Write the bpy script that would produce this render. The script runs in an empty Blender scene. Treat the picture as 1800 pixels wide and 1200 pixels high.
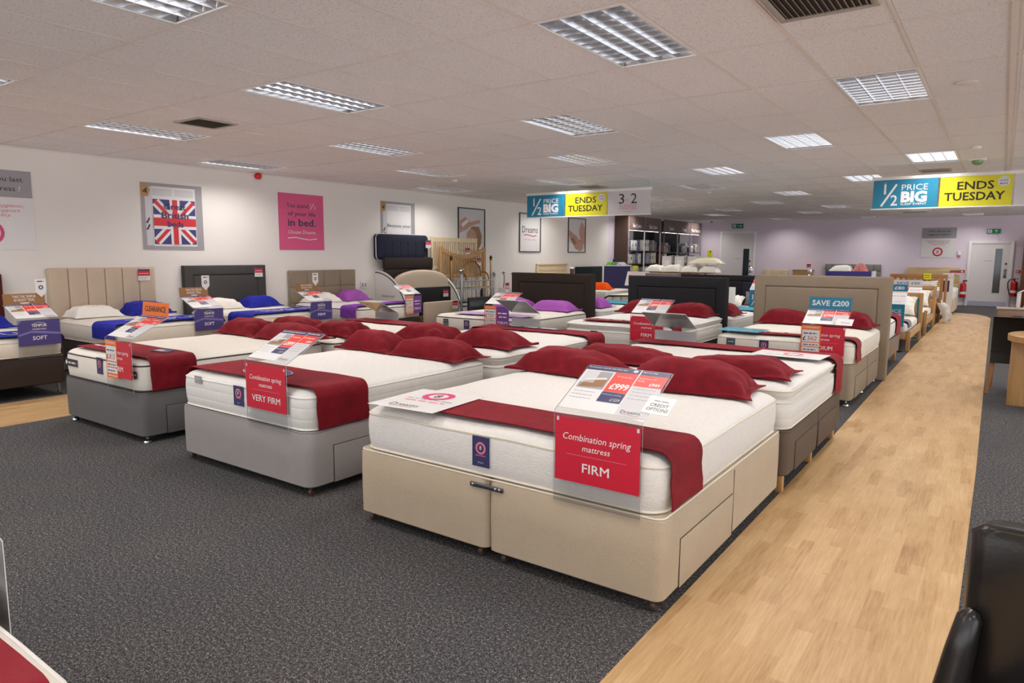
import bpy, bmesh, math, random
from math import sin, cos, pi, radians as R, sqrt
from mathutils import Vector as V, Matrix as M4
random.seed(7)
sc = bpy.context.scene
COL = sc.collection
EYE = 1.575            # camera height
CE = 2.883             # ceiling height
XL = -10.197           # left wall plane
YB = 26.80             # back wall plane
XR = 5.5               # right wall (out of the picture)
YF = -4.6              # wall behind the camera
TX, TY = 0.57, 1.14    # ceiling tile
CX0, CY0 = -0.585, 4.55

# ------------------------------------------------------------------ materials
MATS = {}
def s2l(c):
    return tuple(((v/255)/12.92 if v/255 <= .04045 else (((v/255)+.055)/1.055)**2.4) for v in c)
class NT:
    def __init__(s, name):
        m = bpy.data.materials.new(name); m.use_nodes = True
        s.m = m; s.t = m.node_tree; s.n = s.t.nodes; s.l = s.t.links
        s.b = s.n['Principled BSDF']
        s._tc = None
    def node(s, ty, **kw):
        n = s.n.new(ty)
        for k, v in kw.items():
            setattr(n, k, v)
        return n
    def tc(s, out='Object'):
        if not s._tc: s._tc = s.node('ShaderNodeTexCoord')
        return s._tc.outputs[out]
    def link(s, a, b): s.l.new(a, b)
    def noise(s, scale, detail=2, vec=None, rough=.55):
        n = s.node('ShaderNodeTexNoise'); n.inputs['Scale'].default_value = scale
        n.inputs['Detail'].default_value = detail; n.inputs['Roughness'].default_value = rough
        s.link(vec if vec is not None else s.tc(), n.inputs['Vector']); return n
    def ramp(s, fac, stops):
        r = s.node('ShaderNodeValToRGB'); e = r.color_ramp.elements
        while len(e) < len(stops): e.new(.5)
        for k, (p, c) in enumerate(stops):
            e[k].position = p; e[k].color = (*c, 1)
        s.link(fac, r.inputs['Fac']); return r
    def math(s, op, a, b=None):
        n = s.node('ShaderNodeMath', operation=op)
        for k, x in enumerate((a, b)):
            if x is None: continue
            if isinstance(x, (int, float)): n.inputs[k].default_value = x
            else: s.link(x, n.inputs[k])
        return n.outputs[0]
    def bump(s, h, strength=.3, dist=.01):
        b = s.node('ShaderNodeBump'); b.inputs['Strength'].default_value = strength
        b.inputs['Distance'].default_value = dist
        s.link(h, b.inputs['Height']); s.link(b.outputs[0], s.b.inputs['Normal']); return b
    def mapping(s, scale=(1, 1, 1), loc=(0, 0, 0), rot=(0, 0, 0), out='Object'):
        n = s.node('ShaderNodeMapping'); n.inputs['Scale'].default_value = scale
        n.inputs['Location'].default_value = loc; n.inputs['Rotation'].default_value = rot
        s.link(s.tc(out), n.inputs['Vector']); return n.outputs[0]
    def set(s, **kw):
        names = dict(rough='Roughness', metal='Metallic', spec='Specular IOR Level', sheen='Sheen Weight',
                     sheenr='Sheen Roughness', alpha='Alpha', coat='Coat Weight', em='Emission Strength')
        for k, v in kw.items(): s.b.inputs[names[k]].default_value = v
    def col(s, c): s.b.inputs['Base Color'].default_value = (*c, 1)

def plain(name, rgb, rough=.5, metal=0, var=.0, **kw):
    if name in MATS: return MATS[name]
    t = NT(name); c = s2l(rgb); t.col(c); t.set(rough=rough, metal=metal, **kw)
    if var:
        n = t.noise(9, 3)
        r = t.ramp(n.outputs['Fac'], [(.3, tuple(x*(1-var) for x in c)), (.7, tuple(min(1, x*(1+var)) for x in c))])
        t.link(r.outputs[0], t.b.inputs['Base Color'])
    MATS[name] = t.m; return t.m

def fabric(name, rgb, var=.12, scale=420, bump=.25, rough=.92, sheen=0.):
    t = NT(name); c = s2l(rgb); t.set(rough=rough, spec=.2, sheen=sheen)
    t.b.inputs['Sheen Tint'].default_value = (*[min(1, x*1.6+.02) for x in c], 1)
    vec = t.mapping((1, 1, 1))
    n = t.noise(scale*.35, 3, vec, .7); n2 = t.noise(6, 2, vec)
    mx = t.math('ADD', t.math('MULTIPLY', n.outputs['Fac'], .75), t.math('MULTIPLY', n2.outputs['Fac'], .25))
    r = t.ramp(mx, [(.32, tuple(x*(1-var) for x in c)), (.68, tuple(min(1, x*(1+var)) for x in c))])
    t.link(r.outputs[0], t.b.inputs['Base Color'])
    t.bump(n.outputs['Fac'], bump, .004)
    MATS[name] = t.m; return t.m

def velvet(name, rgb, sheen=.6):
    t = NT(name); c = s2l(rgb); t.set(rough=.75, spec=.15, sheen=sheen, sheenr=.45)
    t.b.inputs['Sheen Tint'].default_value = (*[min(1, x*2.2+.05) for x in c], 1)
    n = t.noise(14, 4); n2 = t.noise(160, 2)
    r = t.ramp(n.outputs['Fac'], [(.25, tuple(x*.72 for x in c)), (.75, tuple(min(1, x*1.3) for x in c))])
    t.link(r.outputs[0], t.b.inputs['Base Color'])
    t.bump(n2.outputs['Fac'], .15, .003)
    MATS[name] = t.m; return t.m

def ticking(name, rgb, mode):
    """white mattress cover; mode: 'damask' (soft woven pattern), 'rows' (rows of stitching along the side), 'smooth'"""
    t = NT(name); c = s2l(rgb); t.set(rough=.85, spec=.25)
    n = t.noise(30, 3); n3 = t.noise(260, 2)
    r = t.ramp(n.outputs['Fac'], [(.3, tuple(x*.95 for x in c)), (.7, c)])
    t.link(r.outputs[0], t.b.inputs['Base Color'])
    if mode == 'damask':
        vec = t.mapping((22, 22, 40)); nn = t.noise(1, 1, vec)
        h = t.math('ADD', t.math('PINGPONG', t.math('MULTIPLY', nn.outputs['Fac'], 6), .5), t.math('MULTIPLY', n3.outputs['Fac'], .3))
        t.bump(h, .35, .006)
    elif mode == 'rows':
        sp = t.node('ShaderNodeSeparateXYZ'); t.link(t.tc(), sp.inputs[0])
        z = t.math('ABSOLUTE', t.math('SINE', t.math('MULTIPLY', sp.outputs['Z'], 42)))
        xx = t.math('ABSOLUTE', t.math('SINE', t.math('MULTIPLY', t.math('ADD', sp.outputs['X'], sp.outputs['Y']), 30)))
        h = t.math('ADD', t.math('POWER', z, .35), t.math('MULTIPLY', t.math('POWER', xx, .3), .25))
        t.bump(h, .3, .01)
    else:
        t.bump(n3.outputs['Fac'], .15, .003)
    MATS[name] = t.m; return t.m

def wood(name, rgb, axis='Z', rough=.42, var=.3, scale=1.):
    t = NT(name); c = s2l(rgb); t.set(rough=rough, spec=.4)
    sc_ = {'X': (1.5, 22, 22), 'Y': (22, 1.5, 22), 'Z': (22, 22, 1.5)}[axis]
    vec = t.mapping(tuple(v*scale for v in sc_)); n = t.noise(1, 4, vec, .6)
    r = t.ramp(n.outputs['Fac'], [(.25, tuple(x*(1-var) for x in c)), (.6, c), (.8, tuple(min(1, x*(1+var*.6)) for x in c))])
    t.link(r.outputs[0], t.b.inputs['Base Color']); t.bump(n.outputs['Fac'], .08, .004)
    MATS[name] = t.m; return t.m

def leather(name, rgb, rough=.32):
    t = NT(name); c = s2l(rgb); t.set(rough=rough, spec=.5)
    t.col(c); n = t.noise(90, 3); n2 = t.noise(7, 2)
    t.bump(t.math('ADD', t.math('MULTIPLY', n.outputs['Fac'], .3), n2.outputs['Fac']), .12, .01)
    MATS[name] = t.m; return t.m

def acrylic(name):
    t = NT(name); t.n.remove(t.b)
    tr = t.node('ShaderNodeBsdfTransparent'); tr.inputs[0].default_value = (.93, .935, .94, 1)
    gl = t.node('ShaderNodeBsdfGlossy'); gl.inputs['Roughness'].default_value = .06
    lw = t.node('ShaderNodeLayerWeight'); lw.inputs[0].default_value = .22
    mx = t.node('ShaderNodeMixShader')
    mm = t.math('MULTIPLY', lw.outputs['Fresnel'], .55)
    t.link(mm, mx.inputs[0]); t.link(tr.outputs[0], mx.inputs[1]); t.link(gl.outputs[0], mx.inputs[2])
    t.link(mx.outputs[0], t.n['Material Output'].inputs[0]); MATS[name] = t.m; return t.m

def emit(name, rgb, strength):
    t = NT(name); t.col(s2l(rgb)); t.b.inputs['Emission Color'].default_value = (*s2l(rgb), 1); t.set(em=strength)
    t.m.cycles.emission_sampling = 'NONE'; MATS[name] = t.m; return t.m

def make_room_mats():
    # carpet: charcoal loop pile flecked with grey and brown
    t = NT('carpet'); t.set(rough=.97, spec=.1)
    v = t.tc()
    a = t.noise(150, 2, v, .9); b = t.noise(62, 3, v, .85); d = t.noise(1.2, 2, v)
    h = t.math('ADD', t.math('MULTIPLY', a.outputs['Fac'], .6), t.math('MULTIPLY', b.outputs['Fac'], .4))
    r = t.ramp(h, [(.4, s2l((32, 33, 36))), (.49, s2l((70, 70, 72))), (.555, s2l((98, 96, 96))), (.63, s2l((178, 172, 166)))])
    mx = t.node('ShaderNodeMix', data_type='RGBA', blend_type='MULTIPLY'); mx.inputs[0].default_value = 1
    rr = t.ramp(d.outputs['Fac'], [(.3, (.88, .9, .94)), (.7, (1.04, 1., .97))])
    t.link(r.outputs[0], mx.inputs[6]); t.link(rr.outputs[0], mx.inputs[7]); t.link(mx.outputs[2], t.b.inputs['Base Color'])
    t.bump(h, .6, .01); MATS['carpet'] = t.m
    # wood strip walkway, strips running along the aisle
    t = NT('walkway_wood'); t.set(rough=.38, spec=.45)
    v = t.mapping((1, 1, 1), rot=(0, 0, pi/2))
    br = t.node('ShaderNodeTexBrick'); br.offset = .37; br.offset_frequency = 2; br.squash = 1
    br.inputs['Scale'].default_value = 1; br.inputs['Brick Width'].default_value = .42; br.inputs['Row Height'].default_value = .066
    br.inputs['Mortar Size'].default_value = .0006; br.inputs['Bias'].default_value = .0
    br.inputs['Color1'].default_value = (0, 0, 0, 1); br.inputs['Color2'].default_value = (1, 1, 1, 1); br.inputs['Mortar'].default_value = (.2, .2, .2, 1)
    t.link(v, br.inputs['Vector'])
    g = t.noise(1, 5, t.mapping((80, 4.5, 1)), .68)
    k = t.noise(5, 2, t.mapping((1, .35, 1)))
    f = t.math('ADD', t.math('ADD', t.math('MULTIPLY', br.outputs['Color'], .16), t.math('MULTIPLY', g.outputs['Fac'], .55)), t.math('MULTIPLY', k.outputs['Fac'], .3))
    r = t.ramp(f, [(.3, s2l((156, 118, 76))), (.45, s2l((184, 148, 103))), (.57, s2l((196, 161, 116))), (.74, s2l((213, 182, 140)))])
    vo = t.node('ShaderNodeTexVoronoi'); vo.inputs['Scale'].default_value = 2.6; t.link(t.tc(), vo.inputs['Vector'])
    kn = t.ramp(vo.outputs['Distance'], [(.0, (.55, .42, .32)), (.05, (1, 1, 1))])
    mx = t.node('ShaderNodeMix', data_type='RGBA', blend_type='MULTIPLY'); mx.inputs[0].default_value = .6
    t.link(r.outputs[0], mx.inputs[6]); t.link(kn.outputs[0], mx.inputs[7]); t.link(mx.outputs[2], t.b.inputs['Base Color'])
    t.bump(br.outputs['Fac'], -.12, .002); MATS['walkway_wood'] = t.m
    # painted walls
    for nm, c in (('wall_white', (236, 231, 225)), ('wall_lilac', (230, 217, 229))):
        t = NT(nm); t.set(rough=.8, spec=.2); n = t.noise(35, 3); n2 = t.noise(1.3, 2); cl = s2l(c)
        r = t.ramp(n2.outputs['Fac'], [(.3, tuple(x*.97 for x in cl)), (.7, cl)])
        t.link(r.outputs[0], t.b.inputs['Base Color']); t.bump(n.outputs['Fac'], .06, .003); MATS[nm] = t.m
    # mineral fibre ceiling tile with pinhole fissures
    t = NT('ceiling_tile'); t.set(rough=.95, spec=.1)
    n = t.noise(75, 3, None, .75); c = s2l((243, 239, 238))
    r = t.ramp(n.outputs['Fac'], [(.33, tuple(x*.62 for x in c)), (.43, tuple(x*.94 for x in c)), (.6, c)])
    t.link(r.outputs[0], t.b.inputs['Base Color']); t.bump(n.outputs['Fac'], .35, .004); MATS['ceiling_tile'] = t.m
make_room_mats()

WHITE = plain('white_print', (226, 224, 223), .45)
PAPER = plain('paper', (216, 215, 216), .5)
GREYP = plain('grey_print', (158, 154, 158), .5)
LGREY = plain('light_grey_print', (206, 204, 206), .5)
DARKP = plain('dark_print', (40, 38, 48), .5)
NAVY = plain('navy_print', (52, 50, 96), .45)
PURP = plain('purple_print', (68, 58, 124), .45)
VIOLET = plain('violet_print', (112, 60, 140), .45)
REDP = plain('crimson_print', (196, 26, 52), .42)
SCAR = plain('scarlet_print', (226, 58, 44), .45)
PINK = plain('pink_print', (216, 62, 120), .5)
SALM = plain('rose_print', (222, 120, 136), .5)
ORNG = plain('orange_print', (226, 112, 36), .45)
TEAL = plain('teal_print', (24, 124, 158), .45)
YELL = plain('yellow_print', (214, 206, 26), .45)
BROWNP = plain('tan_print', (150, 108, 62), .5)
BLACKP = plain('black_print', (22, 21, 24), .45)
GREENP = plain('green_print', (14, 124, 82), .4)
SKIN = plain('skin_print', (190, 148, 130), .5)
HAIR = plain('hair_print', (146, 116, 92), .5)
FLAGB = plain('flag_blue_print', (62, 58, 120), .5)
FLAGR = plain('flag_red_print', (204, 44, 56), .5)
CHROME = plain('chrome', (200, 200, 202), .16, 1)
STEEL = plain('grey_steel', (120, 122, 126), .35, 1)
BRASS = plain('antique_brass', (150, 122, 82), .25, 1)
SILVER = plain('silver_tube', (176, 178, 182), .35, .8)
BLKM = plain('black_metal', (18, 18, 20), .4)
BLKPL = plain('black_plastic', (26, 25, 27), .45)
WPLAS = plain('white_plastic', (232, 230, 226), .4)
CLEAR = acrylic('clear_acrylic')
EDGE = plain('acrylic_edge_glow', (206, 212, 214), .15)  # pale opaque colour stands in for light glowing in the sheet edges
LOUV = plain('mirror_louvre', (222, 223, 228), .2, 1)
TRAY = plain('reflector_tray', (170, 170, 174), .3, .7)
TUBE = emit('lamp_tube', (255, 244, 232), 8)
WINE = velvet('wine_velvet', (108, 14, 26), .8)
WINES = fabric('wine_satin', (128, 18, 34), .1, 300, .1, .5, .3)
BLUEV = velvet('royal_blue_velvet', (36, 42, 148))
LILACV = velvet('purple_velvet', (118, 58, 150))
MAUVE = fabric('mauve_cotton', (160, 84, 172), .08, 300, .1, .7, .2)
BEIGE = fabric('beige_chenille', (181, 165, 143), .1)
GREYF = fabric('light_grey_weave', (148, 143, 141), .1)
SLATE = fabric('slate_grey_weave', (100, 98, 98), .12)
CHOC = fabric('chocolate_weave', (74, 62, 54), .16)
DKBR = fabric('dark_brown_faux', (52, 42, 38), .12, 300, .15, .6)
TAUPE = fabric('taupe_weave', (146, 132, 114), .1)
CREAMF = fabric('cream_weave', (200, 182, 160), .08)
CHAR = fabric('charcoal_weave', (74, 72, 70), .12)
BLACKF = fabric('black_weave', (42, 41, 44), .15)
ESPR = fabric('espresso_weave', (52, 44, 38), .15)
NAVYF = fabric('navy_weave', (42, 44, 60), .15)
GREYT = fabric('grey_tufted_weave', (136, 134, 130), .1)
WCOT = fabric('white_cotton', (238, 234, 226), .03, 300, .1, .85)
TEALF = fabric('teal_cotton', (72, 148, 172), .06)
ORCOT = fabric('orange_cotton', (240, 88, 14), .06)
GRCOT = fabric('grey_cotton', (132, 126, 132), .1)
TDAM = ticking('white_damask', (226, 222, 217), 'damask')
TROW = ticking('white_stitched', (224, 221, 216), 'rows')
TSMO = ticking('ivory_knit', (226, 220, 210), 'smooth')
OAK = wood('oak_upright', (186, 144, 94), 'Z')
OAKX = wood('oak_cross', (190, 148, 98), 'X')
OAKY = wood('oak_rail', (190, 148, 98), 'Y')
PALEX = wood('pale_oak', (214, 184, 136), 'X')
CREAMW = wood('cream_wood', (222, 200, 164), 'Z', var=.12)
CHLEG = wood('chair_leg_wood', (150, 98, 54), 'Z')
REDOAK = wood('honey_oak', (172, 120, 70), 'X')
WALNUT = wood('brown_laminate', (86, 64, 54), 'Z', var=.15)
GREYOAK = wood('grey_oak', (150, 122, 102), 'X', var=.15)
LEATH = leather('black_leather', (22, 20, 21), .22)
LEATHB = leather('dark_brown_leather', (30, 26, 25), .28)
PIPE = plain('cream_piping', (222, 214, 198), .7)
PIPEG = plain('grey_piping', (58, 57, 62), .7)
PIPEW = plain('white_piping', (230, 228, 224), .7)

# ------------------------------------------------------------------ mesh building
_glyphs = {}
def glyphs(s, bold, shear, space):
    k = (s, bold, shear, space)
    if k not in _glyphs:
        c = bpy.data.curves.new('lettering', 'FONT'); c.body = s; c.size = 1; c.resolution_u = 2
        c.offset = bold; c.shear = shear; c.space_character = space
        o = bpy.data.objects.new('lettering', c); m = o.to_mesh()
        vs = [(v.co.x, v.co.y) for v in m.vertices]; fs = [tuple(p.vertices) for p in m.polygons]
        fs = [f if p.normal.z >= 0 else f[::-1] for f, p in zip(fs, m.polygons)]
        o.to_mesh_clear(); bpy.data.objects.remove(o); bpy.data.curves.remove(c)
        _glyphs[k] = (vs, fs)
    return _glyphs[k]

class MB:
    def __init__(s): s.v = []; s.f = []; s.fm = []; s.mats = []
    def mi(s, m):
        if m not in s.mats: s.mats.append(m)
        return s.mats.index(m)
    def add(s, vs, fs, m, X=None):
        b = len(s.v); k = s.mi(m)
        s.v.extend([tuple(X @ V(p)) for p in vs] if X is not None else [tuple(p) for p in vs])
        s.f.extend(tuple(b+i for i in f) for f in fs); s.fm.extend([k]*len(fs)); return s
    def box(s, x0, x1, y0, y1, z0, z1, m, bev=0, seg=2, X=None):
        if bev <= 0:
            vs = [(x, y, z) for z in (z0, z1) for y in (y0, y1) for x in (x0, x1)]
            return s.add(vs, [(0, 2, 3, 1), (4, 5, 7, 6), (0, 1, 5, 4), (2, 6, 7, 3), (0, 4, 6, 2), (1, 3, 7, 5)], m, X)
        bm = bmesh.new(); bmesh.ops.create_cube(bm, size=1)
        for v in bm.verts: v.co = ((x0+x1)/2+v.co.x*(x1-x0), (y0+y1)/2+v.co.y*(y1-y0), (z0+z1)/2+v.co.z*(z1-z0))
        bev = min(bev, .49*min(x1-x0, y1-y0, z1-z0))
        bmesh.ops.bevel(bm, geom=list(bm.edges), offset=bev, segments=seg, profile=.5, affect='EDGES')
        bm.verts.index_update()
        s.add([v.co[:] for v in bm.verts], [tuple(v.index for v in f.verts) for f in bm.faces], m, X); bm.free(); return s
    def loft(s, rings, m, cap0=True, cap1=True, closed=True, X=None):
        n = len(rings[0]); vs = [p for r in rings for p in r]; fs = []
        for k in range(len(rings)-1):
            for i in range(n if closed else n-1):
                j = (i+1) % n; fs.append((k*n+i, k*n+j, (k+1)*n+j, (k+1)*n+i))
        if cap0: fs.append(tuple(range(n))[::-1])
        if cap1: fs.append(tuple((len(rings)-1)*n+i for i in range(n)))
        return s.add(vs, fs, m, X)
    def grid(s, pts, m, X=None):
        nu = len(pts); nv = len(pts[0]); vs = [p for r in pts for p in r]
        return s.add(vs, [(i*nv+j, (i+1)*nv+j, (i+1)*nv+j+1, i*nv+j+1) for i in range(nu-1) for j in range(nv-1)], m, X)
    def tube(s, pts, r, m, n=8, cap=True, X=None):
        pts = [V(p) for p in pts]; rings = []; up = None
        for k, p in enumerate(pts):
            d = (pts[min(k+1, len(pts)-1)]-pts[max(k-1, 0)])
            d = d.normalized() if d.length > 1e-9 else V((0, 0, 1))
            if up is None:
                a = V((0, 0, 1)) if abs(d.z) < .9 else V((1, 0, 0))
                up = (a-d*a.dot(d)).normalized()
            else:
                up = (up-d*up.dot(d)); up = up.normalized() if up.length > 1e-6 else V((1, 0, 0))
            w = d.cross(up); rr = r[k] if isinstance(r, (list, tuple)) else r
            rings.append([tuple(p+(up*cos(t)+w*sin(t))*rr) for t in (2*pi*i/n for i in range(n))])
        return s.loft(rings, m, cap, cap, True, X)
    def ringtube(s, pts, r, m, n=6, X=None):
        """closed tube along a closed polyline"""
        P = [V(p) for p in pts]; rings = []
        for k, p in enumerate(P):
            d = (P[(k+1) % len(P)]-P[k-1]).normalized(); up = V((0, 0, 1)) if abs(d.z) < .95 else V((1, 0, 0))
            up = (up-d*up.dot(d)).normalized(); w = d.cross(up)
            rings.append([tuple(p+(up*cos(t)+w*sin(t))*r) for t in (2*pi*i/n for i in range(n))])
        rings.append(rings[0]); return s.loft(rings, m, False, False, True, X)
    def lathe(s, prof, m, n=16, c=(0, 0, 0), X=None):
        rings = [[(c[0]+r*cos(2*pi*i/n), c[1]+r*sin(2*pi*i/n), c[2]+z) for i in range(n)] for r, z in prof]
        return s.loft(rings, m, True, True, True, X)
    def prism(s, poly, y0, y1, m, X=None):
        """polygon in x,z pushed from y0 to y1"""
        n = len(poly); vs = [(x, y0, z) for x, z in poly]+[(x, y1, z) for x, z in poly]
        fs = [tuple(range(n)), tuple(range(2*n-1, n-1, -1))]+[(i, i+n, (i+1) % n+n, (i+1) % n) for i in range(n)]
        return s.add(vs, fs, m, X)
    def build(s, name, parent=None, smooth=35, loc=None, rz=0, fix=True):
        me = bpy.data.meshes.new(name); me.from_pydata(s.v, [], s.f)
        for m in s.mats: me.materials.append(m)
        me.polygons.foreach_set('material_index', s.fm)
        if fix:
            bm = bmesh.new(); bm.from_mesh(me); bmesh.ops.recalc_face_normals(bm, faces=bm.faces); bm.to_mesh(me); bm.free()
        if smooth:
            me.polygons.foreach_set('use_smooth', [True]*len(me.polygons)); me.set_sharp_from_angle(angle=R(smooth))
        me.update()
        o = bpy.data.objects.new(name, me); COL.objects.link(o)
        if parent is not None: o.parent = parent
        if loc is not None: o.location = loc
        o.rotation_euler.z = rz
        return o

class Pan:
    """flat printed things: a 2-D drawing board on a plane, each colour field a hair above the last"""
    def __init__(s, mb, O, u, v, lift=.0007):
        s.mb = mb; s.O = V(O); s.u = V(u).normalized(); s.v = V(v).normalized(); s.n = s.u.cross(s.v); s.lift = lift
    def P(s, x, y, k): return tuple(s.O+s.u*x+s.v*y+s.n*(k*s.lift))
    def poly(s, pts, m, k=1): s.mb.add([s.P(x, y, k) for x, y in pts], [tuple(range(len(pts)))], m); return s
    def rect(s, x0, y0, x1, y1, m, k=1): return s.poly([(x0, y0), (x1, y0), (x1, y1), (x0, y1)], m, k)
    def slab(s, x0, y0, x1, y1, t, m):
        vs = [tuple(s.O+s.u*x+s.v*y-s.n*d) for d in (t, 0) for x, y in ((x0, y0), (x1, y0), (x1, y1), (x0, y1))]
        s.mb.add(vs, [(3, 2, 1, 0), (4, 5, 6, 7), (0, 1, 5, 4), (1, 2, 6, 5), (2, 3, 7, 6), (3, 0, 4, 7)], m); return s
    def disc(s, x, y, r, m, k=1, n=20, ry=None):
        ry = ry or r; return s.poly([(x+r*cos(2*pi*i/n), y+ry*sin(2*pi*i/n)) for i in range(n)], m, k)
    def ring(s, x, y, r0, r1, m, k=1, n=24, ry=1):
        vs = [s.P(x+r*cos(2*pi*i/n), y+ry*r*sin(2*pi*i/n), k) for r in (r0, r1) for i in range(n)]
        s.mb.add(vs, [(i, n+i, n+(i+1) % n, (i+1) % n) for i in range(n)], m); return s
    def line(s, pts, w, m, k=1):
        for (a, b), (c, d) in zip(pts, pts[1:]):
            L = sqrt((c-a)**2+(d-b)**2) or 1; ox, oy = -(d-b)/L*w/2, (c-a)/L*w/2
            s.poly([(a-ox, b-oy), (c-ox, d-oy), (c+ox, d+oy), (a+ox, b+oy)], m, k)
        return s
    def text(s, t, x, y, h, m, k=2, w=None, al='C', bold=0., shear=0., space=1.):
        """cap height h, centred (al=C) or left (L) at x, baseline y; w squeezes to a width"""
        thick = bold if any(c in t for c in 'MWN') else 0
        if thick: bold = 0
        vs, fs = glyphs(t, bold, shear, space)
        if not vs: return s
        sc_ = h/.69; xs = [p[0] for p in vs]; x0, x1 = min(xs), max(xs)
        sx = sc_ if not w else w/(x1-x0)
        off = {'C': -(x0+x1)/2*sx, 'L': -x0*sx, 'R': -x1*sx}[al]
        for q, (dx, dy) in enumerate(((0, 0), (-1, 0), (1, 0), (0, 1), (0, -1)) if thick else ((0, 0),)):
            s.mb.add([s.P(x+off+a*sx+dx*thick*sc_, y+b*sc_+dy*thick*.6*sc_, k+q*.18) for a, b in vs], fs, m)
        return s
    def scribble(s, x0, x1, y, h, m, k=2, n=1, gap=.3):
        """a line of print too small to read: short dashes"""
        rnd = random.Random(int((x0*7+y*13)*1e4))
        x = x0
        while x < x1:
            L = min(h*rnd.uniform(.8, 3.2), x1-x); s.rect(x, y, x+L, y+h*.62, m, k); x += L+h*gap*1.8
        return s

# ------------------------------------------------------------------ things
def tag(o, label, cat, group=None, kind=None):
    o['label'] = label; o['category'] = cat
    if group: o['group'] = group
    if kind: o['kind'] = kind
    return o
def thing(name, label, cat, loc=(0, 0, 0), rz=0, group=None):
    o = bpy.data.objects.new(name, None); COL.objects.link(o); o.location = loc; o.rotation_euler.z = rz; o.empty_display_size = .1
    return tag(o, label, cat, group)
def struct(name, mb, parent=None, smooth=35, label=None):
    o = mb.build(name, parent, smooth)
    if parent is None: o['kind'] = 'structure'
    if label: o['label'] = label
    return o
def dup(root, loc, rz, label=None, group=None):
    r = root.copy(); COL.objects.link(r); r.location = loc; r.rotation_euler = (0, 0, rz)
    if label: r['label'] = label
    if group: r['group'] = group
    for ch in list(root.children):
        c = ch.copy(); COL.objects.link(c); c.parent = r
        for g in ch.children:
            d = g.copy(); COL.objects.link(d); d.parent = c
    return r
# ------------------------------------------------------------------ bed makers: local x across the bed, y from foot (0) to head, z up
def rrect(w, l, r, z, n=6, seg=7, cx=0, cy=None):
    """rounded rectangle outline, same count for every size; foot edge at y=0 when cy is None"""
    cy = l/2 if cy is None else cy; r = max(.004, min(r, w/2-.002, l/2-.002)); pts = []
    cs = [(w/2-r, l/2-r, 0), (-w/2+r, l/2-r, pi/2), (-w/2+r, -l/2+r, pi), (w/2-r, -l/2+r, 3*pi/2)]
    for k, (x, y, a) in enumerate(cs):
        for i in range(n+1):
            t = a+pi/2*i/n; pts.append((cx+x+r*cos(t), cy+y+r*sin(t), z))
        nx, ny, na = cs[(k+1) % 4]
        p = pts[-1]; q = (cx+nx+r*cos(na), cy+ny+r*sin(na))
        for i in range(1, seg):
            f = i/seg; pts.append((p[0]+(q[0]-p[0])*f, p[1]+(q[1]-p[1])*f, z))
    return pts
def wav(x, y, s=1.): return s*(sin(x*9.1+1.3)*cos(y*7.7)+.6*sin(x*17+y*5)+.5*cos(y*15-x*4))

def mattress(name, label, loc, rz, w, l, h, mat, pipe, r=.09, top=.0, group=None, tufts=0, wave=.002, labels=(), bottom_pipe=True, extra=None):
    """mattress with taped edges; top > 0 adds a sewn-on pillow top of that height"""
    root = thing(name, label, 'mattress', loc, rz, group)
    h0 = h-top; mb = MB(); L = []
    def ring(d, z, wv=0):
        p = rrect(w-2*d, l-2*d, max(.012, r-d*.6), z, cy=l/2)
        return [(x, y, zz+wav(x, y, wv)) for x, y, zz in p]
    L += [ring(.05, 0), ring(.012, .002), ring(.004, .014), ring(-.004, h0*.3), ring(-.006, h0*.55), ring(-.004, h0*.72), ring(.0, h0-.044, wave*.3), ring(.004, h0-.034, wave*.5), ring(.008, h0-.026, wave)]+([ring(.02, h0-.014, wave), ring(.036, h0-.005, wave)] if not top else [])
    if top: L += [ring(.026, h0-.018), ring(.026, h0-.01), ring(.012, h0, wave), ring(.004, h0+top*.4, wave), ring(.006, h-.03, wave), ring(.018, h-.014, wave), ring(.034, h-.004, wave)]
    edge = h
    for d, z in ((.06, .004), (.10, .009), (.18, .012), (.28, .013), (.40, .013), (min(w, l)*.5-.12, .013), (min(w, l)*.5-.03, .013)):
        L.append([(x, y, zz+(z if not tufts else z+.006*abs(sin(x*tufts))*min(1, d*6))) for x, y, zz in ring(d, h, wave*.8)])
    mb.loft(L, mat)
    body = mb.build('cover', root, 50)
    pm = MB()
    zs = [h0-.034]+([.008] if bottom_pipe else [])+([h-.026] if top else [])
    for z in zs:
        d = .004 if z > .02 else .006
        pm.ringtube(ring(d-.002, z, wave*.5 if z > .02 else 0), .0065, pipe)
    pm.build('piping', root, 60)
    for fn in labels: fn(root, w, l, h0)
    return root

def foot_label(x, z0, z1, w, mat, inner, nm='sewn_label'):
    """a cloth label sewn on the foot border"""
    def f(root, W, Ln, h):
        mb = MB(); p = Pan(mb, (x-w/2, -.0125, z0), (1, 0, 0), (0, 0, 1)); p.slab(0, 0, w, z1-z0, .003, mat)
        inner(p, w, z1-z0); mb.build(nm, root)
    return f
def crest_art(p, w, h):
    p.disc(w/2, h*.62, w*.3, SALM, 1); p.disc(w/2, h*.62, w*.2, NAVY, 2); p.text('8', w/2, h*.57, w*.2, WHITE, 3)
    p.scribble(w*.2, w*.8, h*.36, h*.04, SALM, 1); p.text('Dreams', w/2, h*.12, h*.05, LGREY, 1)
def grey_art(p, w, h):
    p.rect(w*.1, h*.5, w*.9, h*.9, STEEL, 1); p.scribble(w*.2, w*.8, h*.66, h*.1, LGREY, 2); p.scribble(w*.15, w*.85, h*.2, h*.08, LGREY, 1)
def black_art(p, w, h):
    p.disc(w*.1, h*.5, h*.28, WHITE, 1); p.scribble(w*.25, w*.92, h*.36, h*.42, LGREY, 2)
def tick_art(p, w, h): p.rect(w*.1, h*.45, w*.9, h*.85, GREYP, 1); p.scribble(w*.15, w*.8, h*.6, h*.1, WHITE, 2)

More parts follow.
